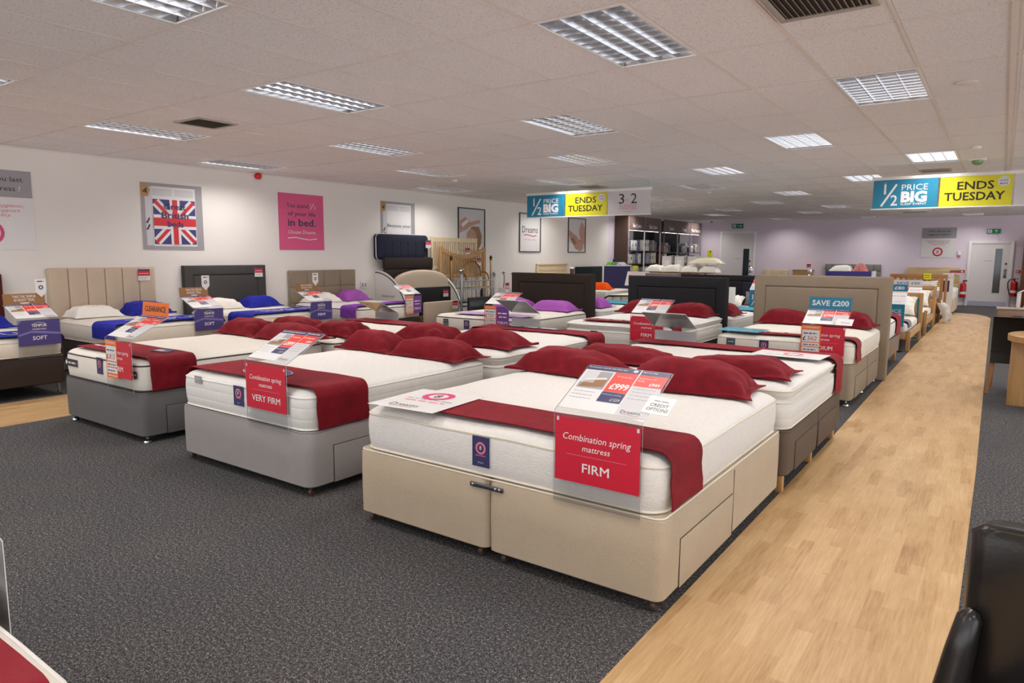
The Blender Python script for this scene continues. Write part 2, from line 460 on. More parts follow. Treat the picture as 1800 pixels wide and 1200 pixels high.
def divan(name, label, loc, rz, w, l, h, mat, z0=.055, r=.05, sections=1, drawers='R', drawer_h=.25, foot='castor', group=None, link=False, end=1., dsplit=None):
    root = thing(name, label, 'bed base', loc, rz, group)
    xs = [(-w/2, w/2)] if sections == 1 else [(-w/2, -.003), (.003, w/2)]
    half = l/2
    for x0, x1 in xs:
        mb = MB()
        def ring(d, z): return rrect(x1-x0-2*d, l-2*d, r-d*.3, z, cx=(x0+x1)/2, cy=l/2)
        mb.loft([ring(.012, z0), ring(.0, z0+.01), ring(-.002, (z0+h)/2), ring(0, h-.018), ring(.006, h-.006), ring(.02, h), ring(.06, h+.001)], mat)
        mb.build('base_section' if sections > 1 else 'base', root, 40)
    tp = MB()
    tp.ringtube(rrect(w-.012, l-.012, r, h-.004, cy=l/2), .005, PIPE if mat in (BEIGE,) else mat); tp.build('edge_tape', root, 60)
    for side in drawers:
        s = 1 if side == 'R' else -1
        for y0, y1 in ((.2, half-.02),)+(((half+.06, l-.2),) if end >= 1 else ()):
            mb = MB(); X0 = s*(w/2)
            a, b = sorted((X0-s*.01, X0+s*.0035)); mb.box(a, b, y0-.004, y1+.004, z0+.002, z0+drawer_h+.004, BLACKP)
            a, b = sorted((X0-s*.01, X0+s*.007)); mb.box(a, b, y0, y1, z0+.004, z0+drawer_h, mat, .003)
            mb.build('drawer', root)
    sm = MB()
    for s in (-1, 1):
        a, b = sorted((s*(w/2-.002), s*(w/2+.003))); sm.box(a, b, half-.002, half+.002, z0+.01, h-.02, BLACKP)
    sm.build('side_seam', root)
    fx = [-w/2+.055, w/2-.055] if sections == 1 else [-w/2+.055, -.075, .075, w/2-.055]
    for x in fx:
        for y in ((.055, half, l-.055) if abs(x) > .2 else (.055, l-.055)):
            mb = MB()
            if foot == 'castor':
                mb.lathe([(.004, z0), (.012, z0), (.012, .045), (.004, .045)], STEEL, 10, (x, y, 0))
                mb.lathe([(.004, -.014), (.02, -.013), (.024, -.004), (.024, .004), (.02, .013), (.004, .014)], WALNUT, 14, X=M4.Translation((x, y, .024)) @ M4.Rotation(pi/2, 4, 'Y'))
                mb.box(x-.018, x+.018, y-.008, y+.02, .03, .05, BLKM, .004); mb.build('castor', root)
            elif foot == 'glide':
                mb.lathe([(.004, z0), (.014, z0), (.014, .03), (.03, .018), (.034, .004), (.03, 0), (.004, 0)], CHROME, 16, (x, y, 0)); mb.build('glide', root)
            else:
                mb.box(x-.025, x+.025, y-.025, y+.025, 0, z0+.002, OAK, .004); mb.build('leg', root)
    if link:
        mb = MB(); mb.box(-.105, .105, -.012, -.003, h-.055, h-.03, STEEL, .004)
        for x in (-.085, .06, .085): mb.lathe([(.003, 0), (.008, .001), (.008, .004), (.003, .006)], CHROME, 10, X=M4.Translation((x, -.011, h-.0425)) @ M4.Rotation(pi/2, 4, 'X'))
        mb.build('link_bar', root)
    return root

def runner(name, label, loc, rz, w, h, y0, y1, mat, left, right, zt, group=None, emblem=None, x_from=None, r=.07, amp=.0015, gap=.022):
    """a cloth laid across the foot of the mattress; left/right: how far it hangs down each side"""
    root = thing(name, label, 'bed runner', loc, rz, group)
    hw = w/2+gap; path = []; right = right+.028 if right > .2 else right; left = left+.028 if left > .2 else left
    zt = zt+.034
    if left:
        path += [(-hw, zt-left+left*f) for f in (0, .2, .4, .6, .8) if left*f < left-r]+[(-hw+r-r*cos(t), zt-r+r*sin(t)) for t in (0, pi/8, pi/4, 3*pi/8)]
        xa = -hw+r
    else: xa = -w/2+.03 if x_from is None else x_from
    xb = hw-r if right else w/2-.03
    n = 16; path += [(xa+(xb-xa)*i/n, zt) for i in range(n+1)]
    if right:
        path += [(hw-r+r*sin(t), zt-r+r*cos(t)) for t in (pi/8, pi/4, 3*pi/8, pi/2)]+[(hw+.004*sin(f*9), zt-right+right*(1-f)) for f in (.35, .5, .65, .8, 1) if right*f > r]
    m = 8; top = []; bot = []
    for (x, z) in path:
        ra = []; rb = []
        drop = max(0, zt-r-z)
        for j in range(m+1):
            f = j/m; y = y0+(y1-y0)*f
            y += drop*.03*sin(x*3+f*4)
            out = (1 if x > 0 else -1)*drop*(.018*sin(f*7+x)+.012)
            zz = z+(amp*wav(x*.8, y*.9) if drop == 0 else 0)
            ra.append((x+out, y, zz)); 
            dx = (-.005 if x > 0 else .005) if drop > 0 else 0
            rb.append((x+out+dx, y, zz-(.005 if drop == 0 else 0)))
        top.append(ra); bot.append(rb)
    mb = MB(); mb.grid(top, mat); mb.grid(bot, mat)
    for A in (0, m): mb.grid([[t[A] for t in top], [b[A] for b in bot]], mat)
    for k in (0, len(path)-1): mb.grid([top[k], bot[k]], mat)
    mb.build('cloth', root, 60)
    if emblem: emblem(root, zt)
    return root

def pillow(name, label, loc, rz, w, d, t, mat, flange=.035, group=None, seed=0, cat='pillow', tilt=0, roll=0):
    rnd = random.Random(seed); n = 22; a = w/2; b = d/2; ph = [rnd.uniform(0, 6) for _ in range(6)]
    top = []; bot = []
    for i in range(n+1):
        u = -1+2*i/n; u = math.copysign(abs(u)**.8, u); r1 = []; r2 = []
        for j in range(n+1):
            v = -1+2*j/n; v = math.copysign(abs(v)**.8, v)
            fu, fv = 1-flange/a, 1-flange/b
            e = max(0, 1-(abs(u)/fu)**3.4)*max(0, 1-(abs(v)/fv)**3.)
            pr = e**.56
            x = a*u*(1-.10*(1-v*v)*abs(u)); y = b*v*(1-.13*(1-u*u)*abs(v))
            edge = (1-pr)
            wr = .012*edge*sin(7*u+ph[0]+4*v)*max(abs(u), abs(v))+.022*pr*(1-pr)*4*sin(8*u*v+ph[1])*sin(6*(u-v)+ph[2])+.010*pr*(1-abs(sin(3*u+2*v+ph[3])))**3+.006*pr*sin(6*u+ph[3])*sin(5*v+ph[4])
            z = t*pr*(1+.08*sin(2*u+ph[5]))+.012+.018*(u*u*v*v)*0
            r1.append((x, y, max(.009, z+max(-.004, wr)))); r2.append((x, y, .002+.012*0))
        top.append(r1); bot.append(r2)
    mb = MB(); mb.grid(top, mat); mb.grid(bot, mat)
    for A in (0, n): mb.grid([[q[A] for q in top], [q[A] for q in bot]], mat); mb.grid([top[A], bot[A]], mat)
    o = mb.build(name, None, 50, loc, rz); o.rotation_euler = (tilt, roll, rz)
    return tag(o, label, cat, group)

def frame_headboard(name, label, loc, rz, w, h, t, bw, mat, mat2=None, group=None, z0=0., legs=True):
    """padded border round a recessed padded panel; front faces local -y"""
    root = thing(name, label, 'headboard', loc, rz, group)
    def rc(d, y, z0_=z0): return [(-w/2+d, y, z0_+d), (w/2-d, y, z0_+d), (w/2-d, y, h-d), (-w/2+d, y, h-d)]
    prof = [(0, t), (0, .02), (.004, .008), (.014, .001), (.03, -.003), (bw*.5, -.006), (bw-.02, -.001), (bw-.008, .006), (bw, .018), (bw, .03)]
    mb = MB(); mb.loft([rc(d, y) for d, y in prof], mat, True, False); mb.build('padded_border', root, 40)
    mb = MB(); d0 = bw+.001
    pr = [(d0, .03), (d0, .018), (d0+.008, .008), (d0+.03, .003), (d0+.1, .0), (d0+.2, -.002), (d0+.3, -.003)]
    pr = [(d, y) for d, y in pr if d < min(w, h-z0)/2-.01]
    mb.loft([rc(d, y) for d, y in pr], mat2 or mat, False, True); mb.build('inset_panel', root, 40)
    return root

def cushion_panel(mb, x0, x1, z0, z1, y, puff, mat, e=.025):
    """one upholstered square, bulging towards -y"""
    def ring(d, yy): return [(x0+d, yy, z0+d), (x1-d, yy, z0+d), (x1-d, yy, z1-d), (x0+d, yy, z1-d)]
    w = min(x1-x0, z1-z0)
    mb.loft([ring(.001, y), ring(.001, y-puff*.25), ring(e*.3, y-puff*.7), ring(e, y-puff*.93), ring(min(.49*w, e*3), y-puff)], mat, False, True)

def price_tag(label, loc, rz, w=.1, h=.13, group='price tags on headboards', red=True, parent=None, tip=0):
    mb = MB(); p = Pan(mb, (-w/2, 0, 0), (1, 0, 0), (0, tip, 1)); p.slab(0, 0, w, h, .002, WHITE)
    p.rect(0, h*.42, w, h*.86, REDP, 1); p.scribble(w*.1, w*.9, h*.6, h*.09, WHITE, 2); p.rect(0, h*.86, w, h, NAVY, 1)
    p.scribble(w*.1, w*.9, h*.25, h*.07, GREYP, 1); p.scribble(w*.1, w*.7, h*.12, h*.07, GREYP, 1)
    o = mb.build('hanging_price_tag', None, 0, loc, rz); return tag(o, label, 'price tag', group)

# ---- sign holders: a folded sheet of clear acrylic tucked under the mattress, a printed card low on its front and a price card on the slope
def sign_holder(label, loc, rz, front, slope, w=.43, zb=.43, zf=.868, back=.32, zt=1.03, header=None, extra=None, group='acrylic sign holders on the beds'):
    root = thing('sign_holder', label, 'sign', loc, rz, group)
    x0, x1 = -w/2-.008, w/2+.008; th = .003
    pr = [(0, zb), (0, zf-.012), (.004, zf-.003), (.012, zf), (back, zt)]
    mb = MB()
    A = [[(x, y, z) for x in (x0, x1)] for y, z in pr]
    B = [[(x, y+th*.8, z-th) for x in (x0, x1)] for y, z in pr]
    mb.grid(A, CLEAR); mb.grid(B, CLEAR)
    for q in (0, 1): mb.grid([[a[q], b[q]] for a, b in zip(A, B)], EDGE)
    for q in (0, -1): mb.grid([A[q], B[q]], EDGE)
    mb.build('acrylic_sheet', root, 30)
    mb = MB(); p = Pan(mb, (-w/2, -.0022, 0), (1, 0, 0), (0, 0, 1)); front(p, w); mb.build('message_card', root, 0)
    dv = V((0, back-.012, zt-zf)); Ls = dv.length
    n = V((1, 0, 0)).cross(dv.normalized())
    mb = MB(); p = Pan(mb, V((-w/2, .012, zf))+n*.0025, (1, 0, 0), dv); slope(p, w, Ls); mb.build('price_card', root, 0)
    if header:
        hm, hh, fn, tilt = header
        mb = MB(); p = Pan(mb, (-w/2, back, zt+.002), (1, 0, 0), (0, tilt, 1)); p.slab(0, 0, w, hh, .003, hm); fn(p, w, hh); mb.build('header_card', root, 0)
    if extra: extra(root, w, Ls, dv, zf)
    return root

def red_front(lines, grade, z0=.535, z1=.836, mat=None):
    m = mat or REDP
    def f(p, w):
        p.slab(0, z0, w, z1, .0015, m); H = z1-z0
        if lines:
            p.text(lines[0], w/2, z0+H*.66, .031, WHITE, 1, w=w*.8, shear=.2); p.text(lines[1], w/2, z0+H*.51, .027, WHITE, 1, w=w*.33, shear=.2)
            p.rect(w*.14, z0+H*.43, w*.86, z0+H*.436, SALM, 1)
        p.text(grade, w/2, z0+H*.18, .042, WHITE, 1, w=min(w*.8, .034*len(grade)), bold=.012)
        for sx in (.02, .96): p.rect(w*sx, z1-.02, w*sx+.012, z1-.002, LGREY, 1)
    return f
def clearance_sticker(p, w, z0, z1, price, side=.46):
    p.rect(0, z0, w*side, z1, ORNG, 2); H = z1-z0
    p.text('CLEARANCE', w*side/2, z1-H*.1, H*.06, WHITE, 3, w=w*side*.8, bold=.01)
    p.rect(w*.03, z0+H*.45, w*(side-.03), z1-H*.16, PAPER, 3); p.rect(w*.03, z0+H*.3, w*(side-.03), z0+H*.42, PAPER, 3); p.rect(w*.03, z0+H*.13, w*(side-.03), z0+H*.27, PAPER, 3)
    p.text('£', w*.08, z0+H*.5, H*.13, BLACKP, 4, bold=.02); p.text(price, w*.26, z0+H*.5, H*.14, REDP, 4, w=w*.22, shear=.2)
    p.scribble(w*.06, w*(side-.08), z0+H*.71, H*.06, NAVY, 4); p.scribble(w*.06, w*(side-.06), z0+H*.34, H*.05, NAVY, 4); p.scribble(w*.06, w*(side-.1), z0+H*.18, H*.05, NAVY, 4)
    p.scribble(w*.06, w*(side-.05), z0+H*.05, H*.045, WHITE, 3)
def price_slope(price, small=None, second=None, detail=False, glare=False):
    def f(p, w, L):
        p.slab(0, .01, w, L, .0015, WHITE)
        t = L-.045
        p.rect(0, t+.008, w*.655, L-.002, NAVY, 1); p.rect(w*.67, t+.008, w, L-.002, NAVY, 1)
        p.rect(w*.03, L*.48, w*.36, t, GREYP, 1); p.rect(w*.03, L*.6, w*.2, t, LGREY, 2); p.poly([(w*.05, L*.5), (w*.34, L*.54), (w*.34, L*.7), (w*.1, L*.64)], BROWNP, 2)
        p.poly([(w*.1, L*.64), (w*.34, L*.7), (w*.32, L*.74), (w*.08, L*.68)], PAPER, 3)
        p.rect(w*.38, L*.46, w*.655, t+.006, SCAR, 2); p.rect(w*.38, L*.24, w*.655, L*.45, NAVY, 2)
        p.rect(w*.67, .012, w, t, LGREY, 1); p.rect(w*.67, L*.64, w, t+.006, SCAR, 2)
        p.text('£'+price, w*.53, L*.52, L*.12, WHITE, 3, w=w*.22, bold=.03)
        if detail:
            p.text('Enchantment mattress with divan base', w*.02, L*.94, L*.03, WHITE, 2, al='L', w=w*.48); p.text("4'6\" double from", w*.52, L*.78, L*.035, WHITE, 3, w=w*.18)
            p.text('Mattress Only', w*.69, L*.94, L*.03, WHITE, 2, al='L', w=w*.17); p.text("Enchantment 4'6\"", w*.69, L*.8, L*.032, WHITE, 3, al='L', w=w*.2); p.text('double', w*.69, L*.745, L*.032, WHITE, 3, al='L', w=w*.08)
            p.text('Enchantment matching', w*.4, L*.385, L*.026, LGREY, 3, al='L', w=w*.22)
            p.disc(w*.6, L*.95, w*.03, LGREY, 2, ry=L*.03)
        else:
            p.scribble(w*.03, w*.6, L*.94, L*.03, WHITE, 2); p.scribble(w*.7, w*.95, L*.94, L*.03, WHITE, 2); p.scribble(w*.42, w*.62, L*.78, L*.035, WHITE, 3); p.scribble(w*.7, w*.95, L*.8, L*.03, WHITE, 3)
            p.scribble(w*.4, w*.62, L*.37, L*.03, LGREY, 3)
        p.text('£'+(small or '1559'), w*.58, L*.27, L*.055, WHITE, 3, w=w*.11); p.text('£'+(second or '949'), w*.9, L*.67, L*.06, WHITE, 3, w=w*.12, bold=.02)
        for k in range(3): p.scribble(w*.04, w*.3, L*(.4-.07*k), L*.018, GREYP, 1)
        for k in range(4): p.scribble(w*.7, w*.95, L*(.58-.07*k), L*.018, GREYP, 2)
        p.text('Dreams', w*.83, L*.08, L*.06, DARKP, 2, w=w*.22); p.line([(w*.73, L*.06), (w*.8, L*.065), (w*.88, L*.05), (w*.94, L*.055)], .002, REDP, 2)
    return f
# ------------------------------------------------------------------ the room
mb = MB(); mb.box(XL-.1, XR+.1, YF-.1, YB+.1, -.1, 0, MATS['carpet']); struct('floor', mb, None, 0)
def walkway(name, pts):
    mb = MB(); n = len(pts)
    mb.add([(x, y, .004) for x, y in pts]+[(x, y, 0) for x, y in pts], [tuple(range(n))]+[(i, i+n, (i+1) % n+n, (i+1) % n) for i in range(n)], MATS['walkway_wood'])
    struct(name, mb, None, 0)
walkway('floor_walkway', [(-1.095, YF), (-.035, YF), (-.045, 6), (-.09, 12), (-.135, 18), (-.15, 21.6), (-.25, 22.3), (-.5, 22.9), (-.8, 23.15), (-1.12, 23.2), (-1.19, 22.9), (-1.18, 14), (-1.1, 6)])
walkway('floor_side_walkway', [(-8.36, YF), (-7.25, YF), (-7.25, 9.4), (-8.36, 9.4)])
def wallbox(name, x0, x1, y0, y1, z0, z1, m):
    mb = MB(); mb.box(x0, x1, y0, y1, z0, z1, m); return struct(name, mb, None, 0)
YW = 19.55
wallbox('wall_left', XL-.1, XL, YF, YW, 0, 3.0, MATS['wall_white'])
wallbox('wall_left_rear', XL-.1, XL-.01, YW, YB, 0, 3.0, MATS['wall_lilac'])
wallbox('wall_back', XL-.1, XR+.1, YB, YB+.1, 0, 3.0, MATS['wall_lilac'])
# unseen shop windows, added behind the camera and on the right to brighten the ceiling: the daylight comes in through these openings
def shop_wall(name, wname, a0, a1, o0, o1, z0, z1, side):
    mb = MB()
    def bx(p0, p1, q0, q1):
        if side == 'front': mb.box(p0, p1, YF-.1, YF, q0, q1, MATS['wall_white'])
        else: mb.box(XR, XR+.1, p0, p1, q0, q1, MATS['wall_white'])
    bx(a0, o0, 0, 3.0); bx(o1, a1, 0, 3.0); bx(o0, o1, 0, z0); bx(o0, o1, z1, 3.0); struct(name, mb, None, 0)
    mb = MB(); fm = plain('window_frame_paint', (210, 208, 206), .4); n = max(2, int((o1-o0)/1.6))
    def fx(p0, p1, q0, q1):
        if side == 'front': mb.box(p0, p1, YF-.075, YF-.025, q0, q1, fm)
        else: mb.box(XR+.025, XR+.075, p0, p1, q0, q1, fm)
    for i in range(n+1): p = o0+(o1-o0)*i/n; fx(max(o0, p-.03), min(o1, p+.03), z0, z1)
    fx(o0, o1, z0, z0+.05); fx(o0, o1, z1-.05, z1); struct(wname, mb, None, 0)
    ld = bpy.data.lights.new(wname+'_portal', 'AREA'); ld.shape = 'RECTANGLE'; ld.size = o1-o0; ld.size_y = z1-z0; ld.cycles.is_portal = True
    lo = bpy.data.objects.new(wname+'_portal', ld); COL.objects.link(lo); lo.location = ((o0+o1)/2, YF-.11, (z0+z1)/2) if side == 'front' else (XR+.11, (o0+o1)/2, (z0+z1)/2)
    lo.rotation_euler = (pi/2, 0, 0) if side == 'front' else (pi/2, 0, pi/2)
shop_wall('wall_right', 'added_window_2', YF, YB, -4., 25., .25, 2.6, 'right')
shop_wall('wall_front', 'added_window_1', XL-.1, XR+.1, -9.6, 5., .25, 2.6, 'front')
skm = plain('skirting_paint', (232, 228, 224), .5)
mb = MB(); mb.box(XL, XL+.015, YF, YW, 0, .1, skm, .004); struct('baseboard_left', mb)
mb = MB()
for a, b in ((XL, -9.15), (-7.67, -.95), (.26, XR)): mb.box(a, b, YB-.015, YB, 0, .1, skm, .004)
struct('baseboard_back', mb)

# ---- ceiling: tiles with real openings for the light fittings
def cell(a, b): return CX0-(a+1)*TX, CX0-a*TX, CY0+b*TY, CY0+(b+1)*TY
lights = []
for b in list(range(-7, 17, 2))+[18]:
    k = ((b+7)//2) % 2
    for a in (range(-10, 17, 5) if k == 0 else range(-8, 17, 5)):
        x0, x1, y0, y1 = cell(a, b)
        if x0 > XL-.01 and x1 < XR-.2 and y0 > YF and y1 < YB-.3: lights.append((a, b))
taken = set(lights); mb = MB(); bar = MB()
for a in range(-11, 17):
    for b in range(-9, 20):
        if (a, b) in taken: continue
        x0, x1, y0, y1 = cell(a, b); x0 = max(x0, XL); x1 = min(x1, XR); y0 = max(y0, YF); y1 = min(y1, YB)
        if x1-x0 < .01 or y1-y0 < .01: continue
        mb.add([(x0, y0, CE), (x1, y0, CE), (x1, y1, CE), (x0, y1, CE)], [(3, 2, 1, 0)], MATS['ceiling_tile'])
struct('ceiling', mb, None, 0)
mb = MB(); mb.box(XL-.1, XR+.1, YF-.1, YB+.1, CE+.16, CE+.2, MATS['wall_white']); struct('ceiling_slab', mb, None, 0)
gm = plain('ceiling_grid_paint', (232, 222, 215), .6)
gd = plain('ceiling_gap', (186, 174, 166), .8)
for a in range(-11, 18):
    x = CX0-a*TX
    if XL < x < XR: bar.box(x-.009, x+.009, YF, YB, CE-.0035, CE+.002, gm); bar.box(x+.009, x+.0125, YF, YB, CE-.001, CE+.002, gd)
for b in range(-9, 21):
    y = CY0+b*TY
    if YF < y < YB: bar.box(XL, XR, y-.009, y+.009, CE-.003, CE+.002, gm); bar.box(XL, XR, y-.0125, y-.009, CE-.001, CE+.002, gd)
struct('ceiling_grid', bar, None, 0)
mb = MB(); mb.box(-.066, -.036, YF, YB, CE-.007, CE+.002, gm); struct('trim_1', mb, None, 0)
mb = MB(); mb.box(XL, XL+.02, YF, YB, CE-.022, CE-.004, gm); mb.box(XL, XR, YB-.02, YB, CE-.022, CE-.004, gm); struct('trim_2', mb, None, 0)

# ---- louvred fluorescent fittings
def louvre_light():
    root = thing('ceiling_light', 'louvred light', 'ceiling light', (0, 0, CE), 0, 'louvred ceiling lights')
    w, l = TX/2-.006, TY/2-.006; D = .085
    mb = MB()
    mb.box(-w, w, -l, l, D, D+.004, TRAY)
    for s in (-1, 1):
        mb.box(min(s*w, s*(w-.003)), max(s*w, s*(w-.003)), -l, l, 0, D, TRAY); mb.box(-w, w, min(s*l, s*(l-.003)), max(s*l, s*(l-.003)), 0, D, TRAY)
    mb.build('reflector', root, 0)
    mb = MB()
    for s in (-1, 1):
        mb.box(min(s*(w+.004), s*(w-.014)), max(s*(w+.004), s*(w-.014)), -l, l, -.006, .002, WPLAS); mb.box(-w, w, min(s*(l+.004), s*(l-.014)), max(s*(l+.004), s*(l-.014)), -.006, .002, WPLAS)
    mb.build('frame', root, 0)
    mb = MB(); nb = 4; H = .05
    for i in range(nb+1):      # long parabolic dividers
        x = -w+.014+(2*w-.028)*i/nb; t0, t1 = .003, .016
        if i in (0, nb): t1 = .011
        prof = [(x-t1, H), (x-t1*.55, H*.55), (x-t0, 0), (x+t0, 0), (x+t1*.55, H*.55), (x+t1, H)]
        mb.loft([[(px_, -l+.01, z) for px_, z in prof], [(px_, l-.01, z) for px_, z in prof]], LOUV)
    nc = 11
    for j in range(1, nc):
        y = -l+2*l*j/nc; t0, t1 = .002, .007
        prof = [(y-t1, H*.92), (y-t0, .003), (y+t0, .003), (y+t1, H*.92)]
        mb.loft([[(-w+.014, py, z) for py, z in prof], [(w-.014, py, z) for py, z in prof]], LOUV)
    mb.build('louvre', root, 40)
    for i in range(nb):
        x = -w+.014+(2*w-.028)*(i+.5)/nb; mb = MB(); mb.tube([(x, -l+.03, .066), (x, l-.03, .066)], .011, TUBE, 10)
        mb.build('lamp_tube', root, 60)
    return root
proto = None; LIGHT_W = 17.0
rows = sorted({b for a, b in lights})
ords = ['', 'first', 'second', 'third', 'fourth', 'fifth', 'sixth', 'seventh']
vis_first = -3; lights.sort(key=lambda q: (q[1], -q[0]))
for a, b in lights:
    x0, x1, y0, y1 = cell(a, b); cx, cy = (x0+x1)/2, (y0+y1)/2
    row = sorted([q for q in lights if q[1] == b], key=lambda q: -q[0]); k = row.index((a, b))+1
    seen = b >= -3
    if True:
        rn = rows.index(b)-rows.index(vis_first)+1
        nm = 'nearest' if not seen else {1: 'nearest', 2: 'second', 3: 'third', 4: 'fourth', 5: 'fifth', 6: 'sixth', 7: 'seventh', 8: 'eighth', 9: 'ninth', 10: 'tenth', 11: 'eleventh', 12: 'last'}[rn]
        lab = f'square-celled louvred light, {ords[k]} from the poster wall in the {nm} row across the ceiling'
        if not seen: lab = f'louvred ceiling light outside the picture, {ords[k]} from the poster wall, {"further" if b < -5 else "nearer"} row'
        if (a, b) == (15, 1): lab = 'louvred ceiling light against the wall above the red alarm sounder'
        if (a, b) == (2, -1): lab = 'large bright louvred light over the two nearest beds'
        if proto is None: proto = louvre_light(); o = proto; o.location = (cx, cy, CE); o['label'] = lab
        else: o = dup(proto, (cx, cy, CE), 0, lab)
    # the tubes' output, shaped by the louvre: a wide strip lamp just under the blades
    ld = bpy.data.lights.new('louvre_output', 'AREA'); ld.shape = 'RECTANGLE'; ld.size = TX-.08; ld.size_y = TY-.08
    ld.energy = LIGHT_W; ld.color = (1., .965, .935); ld.spread = R(142)
    lo = bpy.data.objects.new('louvre_output', ld); COL.objects.link(lo); lo.location = (cx, cy, CE-.012)

# ---- ceiling vents, detectors
def vent(label, cx, cy, w, l, n=10, along='Y', fm=None):
    root = thing('ceiling_vent', label, 'vent', (cx, cy, CE), 0, 'ceiling vents'); fm = fm or plain('vent_frame', (172, 162, 152), .5)
    mb = MB(); e = .035
    mb.box(-w/2, w/2, -l/2, -l/2+e, -.012, 0, fm, .003); mb.box(-w/2, w/2, l/2-e, l/2, -.012, 0, fm, .003); mb.box(-w/2, -w/2+e, -l/2+e, l/2-e, -.012, 0, fm, .003); mb.box(w/2-e, w/2, -l/2+e, l/2-e, -.012, 0, fm, .003)
    mb.build('frame', root); mb = MB(); mb.box(-w/2+e, w/2-e, -l/2+e, l/2-e, -.002, 0, plain('vent_recess', (52, 46, 42), .8)); mb.build('recess', root, 0)
    mb = MB(); vm = plain('vent_blade', (160, 146, 134), .5)
    for i in range(n):
        f = (i+.5)/n
        if along == 'Y':
            x = -w/2+e+(w-2*e)*f; mb.add([(x-.008, -l/2+e, -.003), (x+.004, -l/2+e, -.011), (x+.004, l/2-e, -.011), (x-.008, l/2-e, -.003)], [(0, 1, 2, 3)], vm)
        else:
            y = -l/2+e+(l-2*e)*f; mb.add([(-w/2+e, y-.008, -.003), (-w/2+e, y+.004, -.011), (w/2-e, y+.004, -.011), (w/2-e, y-.008, -.003)], [(0, 1, 2, 3)], vm)
    mb.build('blades', root, 0)
vent('large dark slatted vent at the top edge of the ceiling near the aisle', -.875, 3.63, .5, 1.1, 14, 'Y')
vent('square flush vent beside the light over the slate grey bed', -6.72, 4.06, .45, .45, 12, 'Y')
vent('narrow dark linear vent above the hanging yellow sign', -.95, 12.45, .42, .4, 8, 'X')
vent('dark square vent above the white hanging offer sign', -6.57, 11.92, .45, .45, 10, 'X')
vent('long low vent close to the lilac wall above the hanging blue sign', -2.25, 23.6, .6, .35, 6, 'X')
mb = MB(); mb.lathe([(.075, 0), (.078, -.006), (.06, -.012), (.01, -.014)], gm, 28, (-.33, 6.37, CE-.002)); tag(mb.build('ceiling_speaker'), 'flat round speaker cover in the ceiling beside the aisle', 'speaker')
mb = MB(); mb.lathe([(.05, 0), (.05, -.02), (.03, -.035), (.005, -.036)], WPLAS, 20, (-.365, 10.07, CE)); tag(mb.build('smoke_detector'), 'small white smoke detector on the ceiling past the round speaker', 'smoke detector')
t_ = thing('ceiling_emergency_light', 'ceiling emergency light unit with green lens above the aisle', 'emergency light', (-.384, 11.25, CE))
mb = MB(); mb.box(-.1, .1, -.06, .06, -.03, 0, WPLAS, .01); mb.build('housing', t_)
mb = MB(); mb.lathe([(.07, -.03), (.066, -.06), (.04, -.085), (.005, -.09)], plain('green_lens', (120, 150, 96), .25), 20); mb.build('lens', t_)
mb = MB(); mb.lathe([(.05, 0), (.05, -.03), (.03, -.05), (.005, -.055)], BLKPL, 18, (-9.25, 26.2, CE)); tag(mb.build('ceiling_camera'), 'small black dome camera on the ceiling by the shelving', 'camera')
for x, y, l in ((-8.1, 9.6, 'small white smoke detector on the ceiling above the purple-cushion beds'), (-5.1, 14.2, 'small white smoke detector behind the white hanging sign')):
    mb = MB(); mb.lathe([(.05, 0), (.05, -.02), (.03, -.035), (.005, -.036)], WPLAS, 20, (x, y, CE)); tag(mb.build('smoke_detector'), l, 'smoke detector')
mb = MB(); mb.lathe([(.05, 0), (.055, .02), (.055, .06), (.04, .075), (.005, .078)], plain('alarm_red', (206, 30, 22), .35), 24, X=M4.Translation((XL, 7.015, 2.835)) @ M4.Rotation(pi/2, 4, 'Y')); tag(mb.build('wall_mounted_alarm'), 'red round fire alarm sounder high on the poster wall', 'alarm')

# ---- posters on the left wall (all face +x; u runs along +y)
def on_left(name, label, cat, y0, y1, z0, z1, fn, t=.006, base=WHITE, frame=None, group='posters on the white wall'):
    root = thing(name, label, cat, (XL, (y0+y1)/2, z0), 0, group)
    w, h = y1-y0, z1-z0; mb = MB(); off = t+.002
    p = Pan(mb, (off, -w/2, 0), (0, 1, 0), (0, 0, 1), .0015); p.slab(0, 0, w, h, t, base); fn(p, w, h); mb.build('print', root, 0)
    if frame:
        mb = MB(); f = .02
        for a, b, c, d in ((-w/2-f, w/2+f, -f, .004), (-w/2-f, w/2+f, h-.004, h+f), (-w/2-f, -w/2+.004, 0, h), (w/2-.004, w/2+f, 0, h)): mb.box(.002, .028, a, b, c, d, frame, .003)
        mb.build('frame', root)
    return root
def art_last(p, w, h):
    p.rect(0, h*.66, w, h, GREYP, 1); p.text('When did you last', w*.9, h*.86, .058, BLACKP, 2, w=w*.8, al='R'); p.text('your mattress', w*.81, h*.74, .058, BLACKP, 2, w=w*.6, al='R'); p.text('?', w*.86, h*.74, .06, WHITE, 2)
    p.text('an unhygienic,', w*.9, h*.535, .04, SALM, 2, w=w*.5, al='R', shear=.25); p.text('the support', w*.85, h*.475, .04, SALM, 2, w=w*.4, al='R', shear=.25); p.text('quality.', w*.75, h*.415, .04, SALM, 2, w=w*.25, al='R', shear=.25)
    p.disc(w*.5, h*.21, .15, PINK, 2); p.text('8', w*.5, h*.15, .12, WHITE, 3); p.ring(w*.5, h*.21, .1, .11, WHITE, 3)
